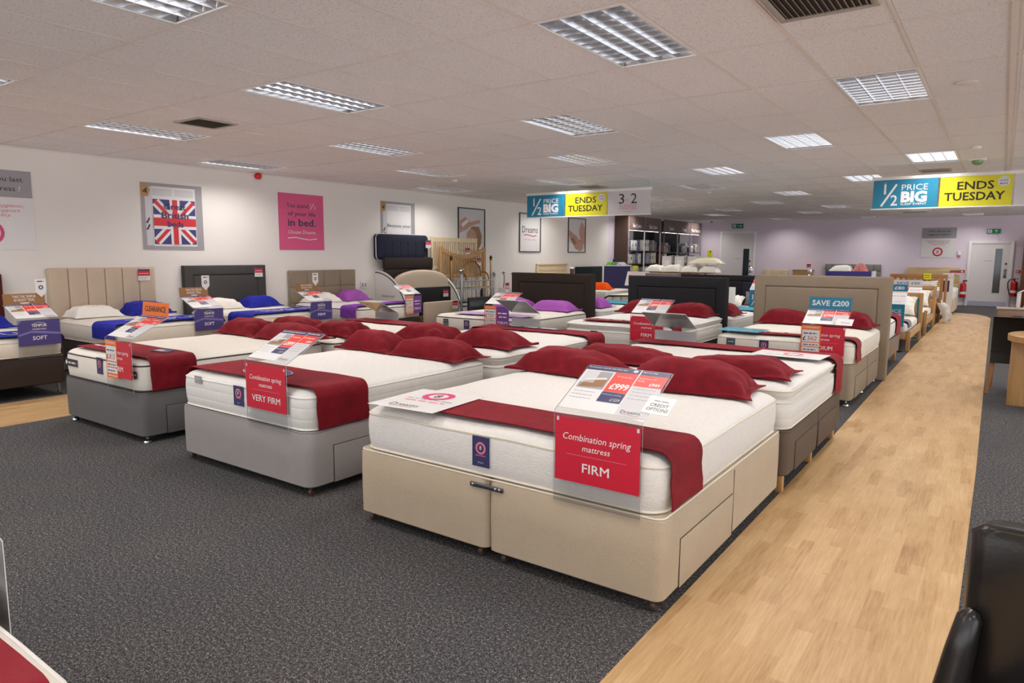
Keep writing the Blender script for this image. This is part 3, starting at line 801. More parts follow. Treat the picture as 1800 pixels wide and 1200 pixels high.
def bed_photo(p, w, h):
    for i in range(14): p.rect(w*i/14, 0, w*(i+.9)/14, h, LGREY if i % 3 else GREYP, 1)
    p.rect(w*.86, h*.06, w, h*.94, GREYP, 2); p.rect(0, 0, w, h*.06, GREYP, 2); p.rect(0, h*.94, w, h, GREYP, 2)
    p.poly([(0, h*.78), (w*.12, h*.8), (w*.15, h*.9), (w*.08, h), (0, h*.97)], OAKX, 3); p.poly([(w*.02, h*.86), (w*.1, h*.84), (w*.1, h*.93)], WALNUT, 4)
    for dy in (.3, .4): p.poly([(w*.06, h*dy), (w*.09, h*(dy-.01)), (w*.13, h*(dy+.07)), (w*.11, h*(dy+.08))], WALNUT, 3)
    p.rect(w*.17, h*.05, w*.88, h*.95, WHITE, 3); p.rect(w*.18, h*.81, w*.5, h*.92, LGREY, 4); p.rect(w*.53, h*.81, w*.85, h*.92, LGREY, 4)
def art_flag(p, w, h):
    bed_photo(p, w, h); x0, y0, x1, y1 = w*.18, h*.08, w*.87, h*.76; p.rect(x0, y0, x1, y1, FLAGB, 4)
    W, H = x1-x0, y1-y0
    for q, ((a, b), (c, d)) in enumerate((((0, 0), (1, 1)), ((0, 1), (1, 0)))): p.line([(x0+W*(a+.06*(1-2*a)), y0+H*(b+.06*(1-2*b))), (x0+W*(c+.06*(1-2*c)), y0+H*(d+.06*(1-2*d)))], .13, WHITE, 5+q); p.line([(x0+W*(a+.04*(1-2*a)), y0+H*(b+.04*(1-2*b))), (x0+W*(c+.04*(1-2*c)), y0+H*(d+.04*(1-2*d)))], .05, FLAGR, 7+q)
    p.rect(x0, y0+H*.34, x1, y0+H*.66, WHITE, 9); p.rect(x0+W*.38, y0, x0+W*.62, y1, WHITE, 10); p.rect(x0, y0+H*.41, x1, y0+H*.59, FLAGR, 11); p.rect(x0+W*.44, y0, x0+W*.56, y1, FLAGR, 12)
    for t, yy, ww in (('Great', .615, .36), ('British', .48, .44), ('beds', .35, .26)): p.text(t, w*.525, h*yy, .085, NAVY, 14, w=w*ww, bold=.02)
def art_pink(p, w, h):
    for t, y, s, ww, m in (('You spend', .755, .07, .48, NAVY), ('of your life', .61, .07, .62, NAVY), ('in bed.', .43, .12, .62, NAVY)): p.text(t, w*(.41 if ww == .48 else .5), h*y, s, m, 2, w=w*ww, bold=.02 if s > .1 else .005)
    p.text('1', w*.7, h*.79, .05, WHITE, 2); p.line([(w*.7, h*.74), (w*.78, h*.85)], .01, WHITE, 2); p.text('3', w*.8, h*.745, .05, WHITE, 2)
    p.text('Choose Dreams.', w*.5, h*.29, .06, WHITE, 2, w=w*.62, shear=.25); p.line([(w*.18, h*.21), (w*.35, h*.225), (w*.5, h*.2), (w*.65, h*.185), (w*.83, h*.205)], .014, WHITE, 2)
def art_because(p, w, h):
    bed_photo(p, w, h); p.text('Because your', w*.52, h*.48, .065, NAVY, 5, w=w*.68); p.text('sleep matters', w*.52, h*.3, .075, SALM, 5, w=w*.64, shear=.25); p.line([(w*.4, h*.16), (w*.52, h*.17), (w*.66, h*.15)], .012, SALM, 5)
def art_sleeper(p, w, h):
    p.rect(0, 0, w, h, LGREY, 1); p.poly([(0, h*.1), (w*.5, h*.0), (w, h*.1), (w, 0), (0, 0)], WHITE, 2)
    p.poly([(w*.02, h*.4), (w*.05, h*.7), (w*.25, h*.8), (w*.45, h*.68), (w*.8, h*.75), (w*.84, h*.68), (w*.5, h*.6), (w*.3, h*.5)], SKIN, 3)
    p.poly([(w*.1, h*.62), (w*.3, h*.74), (w*.4, h*.7), (w*.15, h*.55)], WHITE, 4)
    p.poly([(w*.3, h*.3), (w*.5, h*.58), (w*.78, h*.58), (w*.9, h*.35), (w*.84, h*.12), (w*.7, h*.0), (w*.6, h*.2)], HAIR, 4); p.poly([(w*.8, h*.4), (w*.88, h*.2), (w*.75, 0), (w*.7, h*.3)], BROWNP, 5)
    p.disc(w*.48, h*.36, w*.18, SKIN, 6, ry=h*.15); p.line([(w*.38, h*.3), (w*.46, h*.26), (w*.55, h*.29)], .02, WHITE, 7); p.disc(w*.4, h*.4, .018, HAIR, 7); p.disc(w*.55, h*.4, .018, HAIR, 7)
def art_dreams(p, w, h):
    p.text('Dreams', w*.5, h*.5, .17, BLACKP, 1, w=w*.76); p.line([(w*.2, h*.435), (w*.35, h*.45), (w*.5, h*.43), (w*.65, h*.41), (w*.82, h*.43)], .022, REDP, 1); p.text('Your sleep matters', w*.5, h*.3, .04, GREYP, 1, w=w*.6)
def art_feet(p, w, h):
    p.rect(0, 0, w, h, LGREY, 1); p.poly([(0, 0), (w, 0), (w, h*.12), (w*.4, h*.2), (0, h*.3)], WHITE, 2)
    p.poly([(0, h*.52), (w*.12, h*.6), (w*.25, h*.5), (w*.4, h*.52), (w*.55, h*.4), (w*.75, h*.36), (w*.9, h*.1), (w*.7, h*.02), (w*.4, h*.1)], SKIN, 3)
    p.poly([(w*.62, h*.62), (w*.75, h*.88), (w*.82, h*.9), (w*.98, h*.75), (w, h*.3), (w*.85, h*.2), (w*.7, h*.4)], SKIN, 4)
    for k in range(5): p.disc(w*(.08+.1*k), h*(.6-.045*k), .045, SKIN, 5); p.disc(w*(.66+.07*k), h*(.72+.04*(2-abs(k-2))), .035, SKIN, 5)
    p.poly([(w*.1, h*.4), (w*.3, h*.42), (w*.5, h*.25), (w*.3, h*.22)], HAIR, 5)
on_left('hanging_poster', 'grey and white poster asking about the last mattress, cut by the picture edge', 'poster', 2.75, 3.72, 1.6, 2.58, art_last)
on_left('hanging_poster', 'union flag duvet poster reading Great British beds', 'poster', 5.085, 6.02, 1.617, 2.58, art_flag)
on_left('hanging_poster', 'bright pink poster about spending a third of life in bed', 'poster', 7.405, 8.365, 1.63, 2.607, art_pink, base=plain('pink_poster', (218, 84, 132), .5))
on_left('hanging_poster', 'poster of a white bed reading Because your sleep matters', 'poster', 9.79, 10.765, 1.64, 2.62, art_because)
on_left('framed_picture', 'framed photograph of a fair-haired sleeper on a white pillow', 'picture', 12.2, 13.16, 1.67, 2.615, art_sleeper, frame=plain('picture_frame', (58, 56, 60), .4))
on_left('framed_picture', 'framed white Dreams logo picture with a red swoosh', 'picture', 14.645, 15.605, 1.655, 2.62, art_dreams, frame=MATS['picture_frame'])
on_left('framed_picture', 'framed photograph of bare feet beside the lilac corner', 'picture', 17.085, 18.045, 1.655, 2.61, art_feet, frame=MATS['picture_frame'])

# ---- hanging offer signs across the aisle
def hanging_sign(label, x0, y, panels, zb=2.275, h=.42):
    root = thing('hanging_sign', label, 'hanging sign', (x0, y, 0), 0, 'signs hanging over the aisles')
    tot = sum(w for w, _, _, _ in panels); x = 0
    mb = MB(); mb.box(-.01, tot+.01, -.009, .009, zb+h, zb+h+.045, WPLAS, .003); mb.box(-.01, tot+.01, -.006, .006, zb-.018, zb, WPLAS, .002); mb.build('rail', root)
    mb = MB()
    for xx in (.06, tot/2, tot-.06): mb.tube([(xx, 0, zb+h+.04), (xx, 0, CE-.003)], .0018, SILVER, 5)
    mb.build('hanging_wires', root)
    for w, m, fn, nm in panels:
        mb = MB(); p = Pan(mb, (x+.012, -.0045, zb), (1, 0, 0), (0, 0, 1), .0015); p.slab(0, 0, w-.024, h, .008, m); fn(p, w-.024, h)
        o = mb.build('panel', root, 0); o['label'] = nm; x += w
def art_half(p, w, h):
    p.text('1', w*.19, h*.5, h*.36, WHITE, 1, w=w*.035, bold=.0); p.line([(w*.14, h*.08), (w*.37, h*.84)], .028, WHITE, 1); p.text('2', w*.34, h*.1, h*.36, WHITE, 1, w=w*.11, bold=.012)
    p.text('PRICE', w*.65, h*.62, h*.2, WHITE, 1, w=w*.4); p.text('BIG', w*.645, h*.22, h*.34, WHITE, 1, w=w*.4, bold=.05); p.text('SLEEP EVENT', w*.645, h*.1, h*.075, WHITE, 1, w=w*.4, bold=.02)
    p.text('THE', w*.19, h*.88, h*.03, WHITE, 1)
def art_ends(p, w, h):
    p.text('ENDS', w*.5, h*.56, h*.26, BLACKP, 1, w=w*.5, bold=.02); p.text('TUESDAY', w*.49, h*.2, h*.26, BLACKP, 1, w=w*.84, bold=.02); p.disc(w*.88, h*.78, h*.17, PAPER, 1); p.text('EXTRA', w*.88, h*.78, h*.055, PURP, 2, w=w*.11); p.scribble(w*.83, w*.93, h*.69, h*.05, PURP, 2)
def art_three(p, w, h):
    p.text('3', w*.33, h*.46, h*.42, DARKP, 1, w=w*.13); p.text('2', w*.62, h*.46, h*.42, DARKP, 1, w=w*.14); p.text('for', w*.475, h*.56, h*.1, SALM, 1); p.text('ON BEDROOM', w*.48, h*.33, h*.085, SALM, 1, w=w*.4); p.text('FURNITURE', w*.48, h*.2, h*.11, SALM, 1, w=w*.4); p.line([(w*.36, h*.14), (w*.5, h*.12), (w*.6, h*.14)], .006, SALM, 1)
def art_three_r(p, w, h): art_three(p, w, h)
hanging_sign('long blue, yellow and white offer sign hung over the middle beds', -7.58, 11.13, [(.86, TEAL, art_half, 'blue half price panel'), (.88, YELL, art_ends, 'yellow ends Tuesday panel'), (.84, LGREY, art_three, 'pale three for two panel')], 2.285, .405)
hanging_sign('blue and yellow offer sign hung over the wooden aisle', -1.65, 11.45, [(.835, TEAL, art_half, 'blue half price panel'), (.85, YELL, art_ends, 'yellow ends Tuesday panel'), (.83, LGREY, art_three_r, 'pale panel cut by the picture edge')], 2.27, .405)

# ---- back wall: doors, signs, wall fittings
def back_door(name, x0, x1, z1, px0, px1, label):
    """white flush door with a tall vision panel"""
    root = bpy.data.objects.new(name, None); COL.objects.link(root); root.location = (0, YB, 0); root['kind'] = 'structure'; root['label'] = label
    fm = plain('door_frame_paint', (236, 232, 230), .4); dm = plain('door_leaf_paint', (226, 220, 220), .4)
    mb = MB(); f = .08
    for a, b, c, d in ((x0-f, x0, 0, z1+f), (x1, x1+f, 0, z1+f), (x0, x1, z1, z1+f)): mb.box(a, b, -.05, 0, c, d, fm, .006)
    mb.build('door_frame', root)
    mb = MB(); z0p, z1p = .44, 1.84
    mb.box(x0, px0, -.03, 0, .01, z1, dm); mb.box(px1, x1, -.03, 0, .01, z1, dm); mb.box(px0, px1, -.03, 0, .01, z0p, dm); mb.box(px0, px1, -.03, 0, z1p, z1, dm)
    p = Pan(mb, (x0, -.0305, 0), (1, 0, 0), (0, 0, 1)); p.scribble((px0-x0)*.55, (px0-x0)*.92, 1.45, .03, GREYP, 1); mb.build('door_leaf', root, 0)
    mb = MB(); mb.box(x0+.01, x1-.01, -.034, -.029, .012, .17, plain('kick_plate', (186, 186, 206), .35, .5)); mb.build('kick_plate', root)
    g = NT('door_glass_'+name); g.col(s2l((44, 54, 58))); g.set(rough=.08, spec=.6)
    mb = MB(); mb.box(px0, px1, -.012, -.006, z0p, z1p, g.m); mb.build('vision_panel', root, 0)
    mb = MB()
    for a, b, c, d in ((px0-.015, px0, z0p-.015, z1p+.015), (px1, px1+.015, z0p-.015, z1p+.015), (px0, px1, z0p-.015, z0p), (px0, px1, z1p, z1p+.015)): mb.box(a, b, -.038, -.004, c, d, fm, .003)
    mb.build('glazing_bead', root)
    mb = MB(); mb.lathe([(.03, 0), (.03, .012), (.01, .014)], BLKPL, 16, X=M4.Translation((x1-.1, -.03, 1.37)) @ M4.Rotation(pi/2, 4, 'X')); mb.build('lock_keypad', root)
    mb = MB(); mb.box(x1-.14, x1-.06, -.034, -.029, .92, 1.2, STEEL, .002); mb.build('push_plate', root)
back_door('door_1', -9.0, -7.8, 2.42, -8.16, -7.93, 'white door by the shelving')
back_door('door_2', -.87, .17, 2.0, -.23, -.04, 'white door at the end of the aisle')
def exit_sign(label, x, z, w, arrow_right):
    root = thing('exit_sign', label, 'exit sign', (x, YB, z), 0); h = w*.4
    mb = MB(); mb.box(-w/2, w/2, -.05, 0, 0, h, GREENP, .004); p = Pan(mb, (-w/2, -.0505, 0), (1, 0, 0), (0, 0, 1))
    p.rect(w*.06, h*.15, w*.36, h*.85, WHITE, 1); p.disc(w*.24, h*.7, h*.09, GREENP, 2, 12); p.line([(w*.22, h*.6), (w*.18, h*.38), (w*.1, h*.3)], h*.1, GREENP, 2); p.line([(w*.18, h*.4), (w*.25, h*.2)], h*.09, GREENP, 2); p.line([(w*.12, h*.55), (w*.22, h*.56), (w*.3, h*.48)], h*.07, GREENP, 2)
    if arrow_right: p.line([(w*.48, h*.5), (w*.82, h*.5)], h*.1, WHITE, 1); p.poly([(w*.76, h*.75), (w*.92, h*.5), (w*.76, h*.25)], WHITE, 1)
    else: p.line([(w*.68, h*.2), (w*.68, h*.66)], h*.1, WHITE, 1); p.poly([(w*.55, h*.58), (w*.68, h*.85), (w*.81, h*.58)], WHITE, 1)
    mb.build('sign_face', root, 0); mb = MB(); mb.tube([(w*.35, -.02, 0), (w*.35, -.012, -.24)], .008, WPLAS, 6); mb.build('cable_trunking', root)
exit_sign('green running man exit sign above the door by the shelving', -8.42, 2.62, .42, True)
exit_sign('green running man exit sign above the door at the aisle end', -.32, 2.32, .36, False)
root = thing('wall_poster', 'grey and white poster with a red number eight badge on the lilac wall', 'poster', (-1.79, YB, 1.55), 0)
mb = MB(); p = Pan(mb, (-.49, -.01, 0), (1, 0, 0), (0, 0, 1), .0025); p.slab(0, 0, .97, .98, .008, WHITE); p.rect(0, .63, .97, .98, GREYP, 1)
p.text('When did you last', .5, .84, .06, BLACKP, 2, w=.62, shear=.2); p.text('change your mattress?', .5, .73, .055, BLACKP, 2, w=.62, shear=.2)
p.scribble(.15, .82, .53, .03, SALM, 2); p.scribble(.2, .78, .47, .03, GREYP, 2); p.scribble(.3, .68, .41, .03, SALM, 2); p.ring(.48, .19, .1, .145, REDP, 2); p.text('8', .48, .14, .1, BLACKP, 2); mb.build('print', root, 0)
mb = MB(); mb.box(-1.24, -1.14, YB-.06, YB, 1.63, 1.77, WPLAS, .015); mb.box(-1.215, -1.165, YB-.05, YB, 1.57, 1.64, SALM, .01); tag(mb.build('wall_sensor'), 'white wall sensor box beside the poster with the red badge', 'sensor')
# ------------------------------------------------------------------ the three nearest beds and the three behind them, head to head
RUN = 'velvet runners across the bed feet'; PIL = 'red pillows on the middle beds'; MAT = 'mattresses on show'; BASE = 'divan bases'; HB = 'headboards of the display beds'
# A: beige super king
divan('divan_base', 'beige two-section divan base with a steel link bar, nearest to the camera', (-2.05, 2.675, 0), 0, 1.9, 1.92, .445, BEIGE, .06, .045, 2, 'R', .235, 'castor', BASE, link=True, end=0)
mattress('mattress', 'white damask mattress with a sloping firm price sign, on the beige base', (-2.05, 2.69, .4475), 0, 1.86, 1.89, .245, TDAM, PIPE, .1, 0, MAT, wave=.005, labels=[foot_label(-.045, .05, .207, .108, NAVY, crest_art)])
def em_none(root, z): pass
runner('bed_runner', 'wine red runner half covered by a white leaflet on the nearest bed', (-2.05, 2.69, .4475), 0, 1.86, .245, .06, .43, WINE, 0, .235, .245, RUN, x_from=-.5)
root = thing('leaflet', 'white leaflet with a pink number eight badge lying on the nearest mattress', 'leaflet', (-2.635, 2.9, .7325), R(4))
mb = MB(); p = Pan(mb, (-.255, -.25, .002), (1, 0, 0), (0, 1, 0)); p.slab(0, 0, .46, .5, .002, WHITE)
p.ring(.23, .36, .06, .1, PINK, 1); p.text('8', .23, .325, .07, BLACKP, 2); p.scribble(.1, .38, .2, .03, SALM, 1); p.scribble(.08, .4, .25, .025, GREYP, 1); p.text('Dreams', .2, .06, .055, BLACKP, 1, w=.2); p.line([(.12, .045), (.2, .04), (.28, .047)], .006, REDP, 1); mb.build('printed_sheet', root, 0)
def credit_card(root, w, L, dv, zf):
    mb = MB(); d = dv.normalized(); n = V((1, 0, 0)).cross(d); p = Pan(mb, V((w/2-.03, .012, zf))+d*.05+n*.007, (1, 0, -.04), d); p.slab(0, 0, .125, .12, .0015, WHITE)
    p.text('CREDIT', .065, .05, .021, DARKP, 1, w=.085); p.text('OPTIONS', .065, .02, .021, DARKP, 1, w=.1); p.scribble(.03, .1, .085, .012, GREYP, 1); mb.build('credit_card_notice', root, 0)
sign_holder('acrylic sign reading FIRM with a 999 pound card on the nearest bed', (-1.425, 2.662, 0), 0, red_front(('Combination spring', 'mattress'), 'FIRM'), price_slope('999', detail=True), extra=credit_card)
for k, (x, l) in enumerate(((-2.58, 'wine red pillow on the nearest bed behind the 999 pound card'), (-1.61, 'large creased wine red pillow at the aisle end of the nearest bed'))):
    pillow('pillow', l, (x, (4.4, 4.3)[k], .717), R((-3, 7)[k]), .86, .54, (.14, .17)[k], WINE, group=PIL, seed=k)
# A2
def A2labels(root, w, l, h): pass
divan('divan_base', 'dark taupe divan base on oak legs behind the nearest beige bed', (-2.0, 6.42, 0), pi, 1.88, 1.79, .425, fabric('mole_weave', (98, 84, 72), .12), .12, .05, 1, 'L', .2, 'leg', BASE)
mattress('mattress', 'thick pillow-top mattress beside the aisle, head to head with the nearest bed', (-2.0, 6.42, .4275), pi, 1.86, 1.78, .285, TROW, PIPE, .1, .07, MAT, wave=.004)
runner('bed_runner', 'wine red runner hanging over the aisle side of the pillow-top mattress', (-2.0, 6.42, .4275), pi, 1.86, .285, .05, .33, WINE, .28, 0, .285, RUN, x_from=None)
mb = MB(); p = Pan(mb, (-.28, -.17, .002), (1, 0, 0), (0, 1, 0)); p.slab(0, 0, .56, .34, .002, WHITE); p.ring(.3, .2, .05, .08, SALM, 1); p.scribble(.1, .46, .1, .03, GREYP, 1); p.scribble(.1, .46, .27, .03, SALM, 1)
tag(mb.build('leaflet', None, 0, (-1.4, 6.0, .7535), R(-3)), 'white leaflet lying on the pillow-top mattress beside the aisle', 'leaflet')
def back_slope(p, w, L): p.slab(0, .01, w, L, .0015, PAPER); p.rect(.01, L*.5, w*.5, L*.9, GREYP, 1)
def back_front(p, w): p.slab(0, .56, w, .83, .0015, PAPER); p.rect(0, .6, w, .83, REDP, 1)
sign_holder('acrylic sign seen from behind beyond the thick pillow-top mattress', (-2.6, 6.455, 0), pi, back_front, back_slope)
for k, (x, l) in enumerate(((-2.45, 'wine red pillow behind the pillow of the nearest bed, left of the price card'), (-1.54, 'wine red pillow whose far corner points at the aisle'))):
    pillow('pillow', l, (x, 4.99, .738), R(180+k*4), .86, .5, .1, WINE, group=PIL, seed=10+k)
# B: light grey
divan('divan_base', 'light grey divan base with a side drawer, second bed from the aisle', (-4.28, 2.72, 0), 0, 1.52, 1.9, .43, GREYF, .06, .075, 1, 'R', .255, 'castor', BASE, end=0)
mattress('mattress', 'white side-stitched mattress on the light grey base', (-4.28, 2.73, .4325), 0, 1.49, 1.88, .25, TROW, PIPEW, .1, 0, MAT, wave=.003,
         labels=[foot_label(.015, .085, .225, .115, NAVY, crest_art), foot_label(-.49, .185, .24, .09, GREYP, tick_art, 'corner_tag')])
def oval(root, z):
    mb = MB(); p = Pan(mb, (0, .24, z+.005), (1, 0, 0), (0, 1, 0), .001); p.disc(0, 0, .24, LGREY, 1, 36, ry=.125); p.disc(0, 0, .232, plain('badge_blue', (58, 66, 116), .5), 2, 36, ry=.118); p.scribble(-.17, .16, -.03, .06, WHITE, 3); mb.build('oval_badge', root, 0)
runner('bed_runner', 'wine red runner with an oval blue badge on the light grey bed', (-4.28, 2.73, .4325), 0, 1.49, .25, .06, .5, WINE, .03, .245, .25, RUN, emblem=oval)
sign_holder('acrylic sign reading VERY FIRM with an 899 pound card', (-3.92, 2.70, 0), 0, red_front(('Combination spring', 'mattress'), 'VERY FIRM'), price_slope('899', second='849'))
for k, (x, l) in enumerate(((-4.69, 'wine red pillow at the left of the light grey bed'), (-3.93, 'plump wine red pillow at the right front of the light grey bed'))):
    pillow('pillow', l, (x, (4.42, 4.4)[k], .703), R((2, -2)[k]), (.64, .86)[k], .45, (.16, .15)[k], WINE, group=PIL, seed=20+k)
# B2
divan('divan_base', 'pale divan base behind the light grey bed', (-4.22, 6.6, 0), pi, 1.56, 1.94, .425, GREYF, .06, .05, 1, '', .2, 'castor', BASE)
mattress('mattress', 'white tufted pillow-top mattress behind the light grey bed', (-4.22, 6.6, .4275), pi, 1.54, 1.93, .285, TROW, PIPE, .1, .075, MAT, tufts=9.5, wave=.003)
def sash(root, z):
    mb = MB(); p = Pan(mb, (.45, .2, z+.006), (-1, 0, 0), (0, -1, 0), .001); p.rect(0, 0, .75, .11, NAVY, 1); p.scribble(.06, .69, .03, .08, WHITE, 2); mb.build('sash_label', root, 0)
runner('bed_runner', 'wine red runner with a navy lettered band on the tufted mattress', (-4.22, 6.6, .4275), pi, 1.54, .285, .05, .4, WINE, .24, .1, .285, RUN, emblem=sash)
sign_holder('acrylic sign seen from behind at the foot of the tufted mattress', (-4.52, 6.635, 0), pi, back_front, back_slope, w=.4, zf=.9, zt=1.06)
for k, (x, l) in enumerate(((-4.62, 'wine red pillow at the left behind the light grey bed'), (-3.84, 'wine red pillow with a folded corner at the right behind the light grey bed'))):
    pillow('pillow', l, (x, 5.07, .738), R(176+k*6), .74, .5, .13, WINE, group=PIL, seed=30+k)
# C: slate grey
divan('divan_base', 'slate grey divan base on chrome glides, third bed from the aisle', (-6.37, 2.73, 0), 0, 1.44, 1.9, .425, SLATE, .055, .06, 1, 'R', .24, 'glide', BASE, end=0)
mattress('mattress', 'white mattress with dark grey piping on the slate grey base', (-6.37, 2.74, .4275), 0, 1.42, 1.88, .25, TSMO, PIPEG, .1, 0, MAT, wave=.003,
         labels=[foot_label(.02, .09, .235, .1, NAVY, crest_art), foot_label(-.535, .105, .17, .24, plain('label_black', (48, 48, 54), .5), black_art, 'brand_label'), foot_label(.6, .12, .175, .13, MATS['label_black'], black_art, 'brand_label')])
def emblem_c(root, z):
    mb = MB(); p = Pan(mb, (-.45, .09, z+.005), (1, 0, 0), (0, 1, 0), .001); p.scribble(-.02, .24, .07, .06, WHITE, 1); p.poly([(.75, .2), (1.0, .22), (.92, .33), (.72, .33)], MATS['badge_blue'], 1); p.poly([(.78, .22), (.9, .23), (.86, .29), (.76, .28)], LGREY, 2); mb.build('printed_emblem', root, 0)
runner('bed_runner', 'wine red runner with white script on the slate grey bed', (-6.37, 2.74, .4275), 0, 1.42, .25, .07, .47, WINE, 0, .245, .25, RUN, emblem=emblem_c, x_from=-.6)
def clr_front(grade, price):
    def f(p, w):
        red_front(('Combination spring', 'mattress'), grade)(p, w); clearance_sticker(p, w, .52, .845, price)
    return f
def hdr_clear(p, w, h): p.text('CLEARANCE', w*.5, h*.3, h*.4, DARKP, 1, w=w*.8, bold=.03)
sign_holder('acrylic sign with an orange clearance header on the slate grey bed', (-5.93, 2.70, 0), 0, clr_front('FIRM', '813'), price_slope('999', second='849'), header=(ORNG, .115, hdr_clear, .12))
for k, (x, l) in enumerate(((-6.71, 'wine red pillow at the left of the slate grey bed'), (-5.95, 'wine red pillow at the right front of the slate grey bed'))):
    pillow('pillow', l, (x, (4.46, 4.43)[k], .701), R((2, -2)[k]), (.68, .8)[k], .5, .15, WINE, group=PIL, seed=40+k)
divan('divan_base', 'dark divan base behind the slate grey bed', (-6.33, 6.5, 0), pi, 1.5, 1.86, .42, BLACKF, .06, .05, 1, '', .2, 'castor', BASE)
mattress('mattress', 'white smooth mattress behind the slate grey bed', (-6.33, 6.5, .4225), pi, 1.48, 1.84, .25, TSMO, PIPEG, .1, 0, MAT, wave=.003)
runner('bed_runner', 'flat wine red runner on the mattress behind the slate grey bed', (-6.33, 6.5, .4225), pi, 1.48, .25, .06, .4, WINES, .1, .1, .25, RUN)
sign_holder('acrylic sign seen from behind beyond the slate grey bed', (-6.72, 6.535, 0), pi, back_front, back_slope, zf=.8, zt=.95, zb=.425)
for k, (x, l) in enumerate(((-6.66, 'wine red pillow at the left behind the slate grey bed'), (-5.92, 'wine red pillow at the right behind the slate grey bed'))):
    pillow('pillow', l, (x, 5.05, .695), R(178+k*5), .7, .5, .13, WINE, group=PIL, seed=50+k)

# ------------------------------------------------------------------ second row: three beds with tall headboards
frame_headboard('headboard', 'dark brown padded headboard with a paper cup on top', (-6.145, 9.74, 0), 0, 1.6, 1.265, .11, .16, ESPR, group=HB)
frame_headboard('headboard', 'black padded headboard of the middle second-row bed', (-3.95, 9.74, 0), 0, 1.54, 1.26, .11, .16, BLACKF, group=HB)
frame_headboard('headboard', 'taupe padded headboard standing beside the aisle', (-1.955, 9.76, 0), 0, 1.69, 1.318, .12, .155, TAUPE, group=HB)
divan('divan_base', 'dark divan base under the lilac-cushioned second-row mattress', (-6.2, 7.8, 0), 0, 1.57, 1.92, .42, ESPR, .06, .05, 1, '', .24, 'castor', BASE)
mattress('mattress', 'white mattress with lilac pillows in front of the dark brown headboard', (-6.2, 7.79, .4225), 0, 1.59, 1.93, .245, TSMO, PIPEG, .1, 0, MAT, wave=.003, labels=[foot_label(-.55, .09, .19, .1, plain('label_teal', (70, 100, 116), .5), grey_art), foot_label(-.15, .06, .19, .1, NAVY, crest_art)])
runner('bed_runner', 'pale lilac runner across the foot of the second-row bed', (-6.2, 7.79, .4225), 0, 1.59, .245, .08, .45, fabric('lilac_satin', (186, 158, 196), .06), 0, 0, .245, RUN, x_from=-.45)
def vio_front(grade, lines=None):
    def f(p, w):
        p.slab(0, .54, w, .845, .0015, VIOLET); p.scribble(w*.56, w*.94, .74, .03, WHITE, 1); p.scribble(w*.6, w*.9, .69, .025, WHITE, 1); p.text(grade, w*.75, .6, .035, WHITE, 1, w=w*.38, bold=.01)
    return f
def vio_clear(price, grade):
    def f(p, w): vio_front(grade)(p, w); clearance_sticker(p, w, .53, .85, price, .5)
    return f
sign_holder('acrylic sign with purple card and orange clearance sticker on the lilac bed', (-5.79, 7.765, 0), 0, vio_clear('720', 'FIRM'), price_slope('999'), zb=.425)
for k, (x, l) in enumerate(((-6.62, 'mauve pillow half hidden by the price sign, left on the second-row bed'), (-5.83, 'mauve pillow at the right in front of the dark brown headboard'))):
    pillow('pillow', l, (x, 9.38, .691), R(k*3), .76, .5, .15, MAUVE, group='mauve pillows', seed=60+k)
t_ = thing('paper_cup', 'brown takeaway coffee cup with white lid on top of the dark brown headboard', 'cup', (-5.76, 9.795, 1.2665))
mb = MB(); mb.lathe([(.026, 0), (.03, .003), (.037, .085), (.036, .086)], plain('cup_card', (82, 60, 48), .6), 20); mb.build('cup', t_)
mb = MB(); mb.lathe([(.039, .082), (.0395, .09), (.036, .094), (.034, .106), (.03, .108), (.005, .104)], WPLAS, 20); mb.build('lid', t_)
divan('divan_base', 'black divan base under the white pillow-top second-row mattress', (-3.92, 7.75, 0), 0, 1.46, 1.94, .42, BLACKF, .06, .05, 1, 'R', .24, 'castor', BASE)
mattress('mattress', 'white pillow-top mattress in front of the black headboard', (-3.92, 7.73, .4225), 0, 1.47, 1.98, .285, TROW, PIPEW, .1, .07, MAT, tufts=11, wave=.003, labels=[foot_label(-.28, .03, .19, .1, NAVY, crest_art)])
def letters(txt, x0, w_):
    def f(root, z):
        mb = MB(); p = Pan(mb, (x0, .13, z+.005), (1, 0, 0), (0, 1, 0), .001); p.scribble(0, w_, .06, .07, WHITE, 1); mb.build('printed_lettering', root, 0)
    return f
runner('bed_runner', 'wine red lettered runner in front of the black headboard bed sign', (-3.92, 7.73, .4225), 0, 1.47, .285, .07, .33, WINES, 0, .28, .285, RUN, emblem=letters('', -.45, .6), x_from=-.5)
sign_holder('acrylic sign reading FIRM with an 899 pound card before the black headboard', (-3.47, 7.70, 0), 0, red_front(('Combination spring', 'mattress'), 'FIRM'), price_slope('899'), zb=.425)
for k, (x, l) in enumerate(((-4.3, 'wine red pillow left of the price card at the black headboard'), (-3.58, 'wine red pillow right of the price card at the black headboard'))):
    pillow('pillow', l, (x, 9.4, .736), R(-2+k*3), .69, .5, .16, WINE, group=PIL, seed=70+k)
divan('divan_base', 'taupe divan base with drawers and chrome glides beside the aisle', (-1.925, 7.82, 0), 0, 1.46, 1.92, .45, TAUPE, .06, .05, 1, 'R', .24, 'glide', BASE)
mattress('mattress', 'ivory handled mattress on the taupe base', (-1.925, 7.82, .4525), 0, 1.46, 1.92, .225, TSMO, PIPE, .1, 0, MAT, tufts=10, wave=.003, labels=[foot_label(-.55, .05, .19, .1, MATS['label_teal'], grey_art), foot_label(-.18, .05, .19, .1, NAVY, crest_art)])
runner('bed_runner', 'wine red lettered runner on the taupe bed', (-1.925, 7.82, .4525), 0, 1.46, .225, .06, .32, WINES, 0, .22, .225, RUN, emblem=letters('', -.3, .6), x_from=-.42)
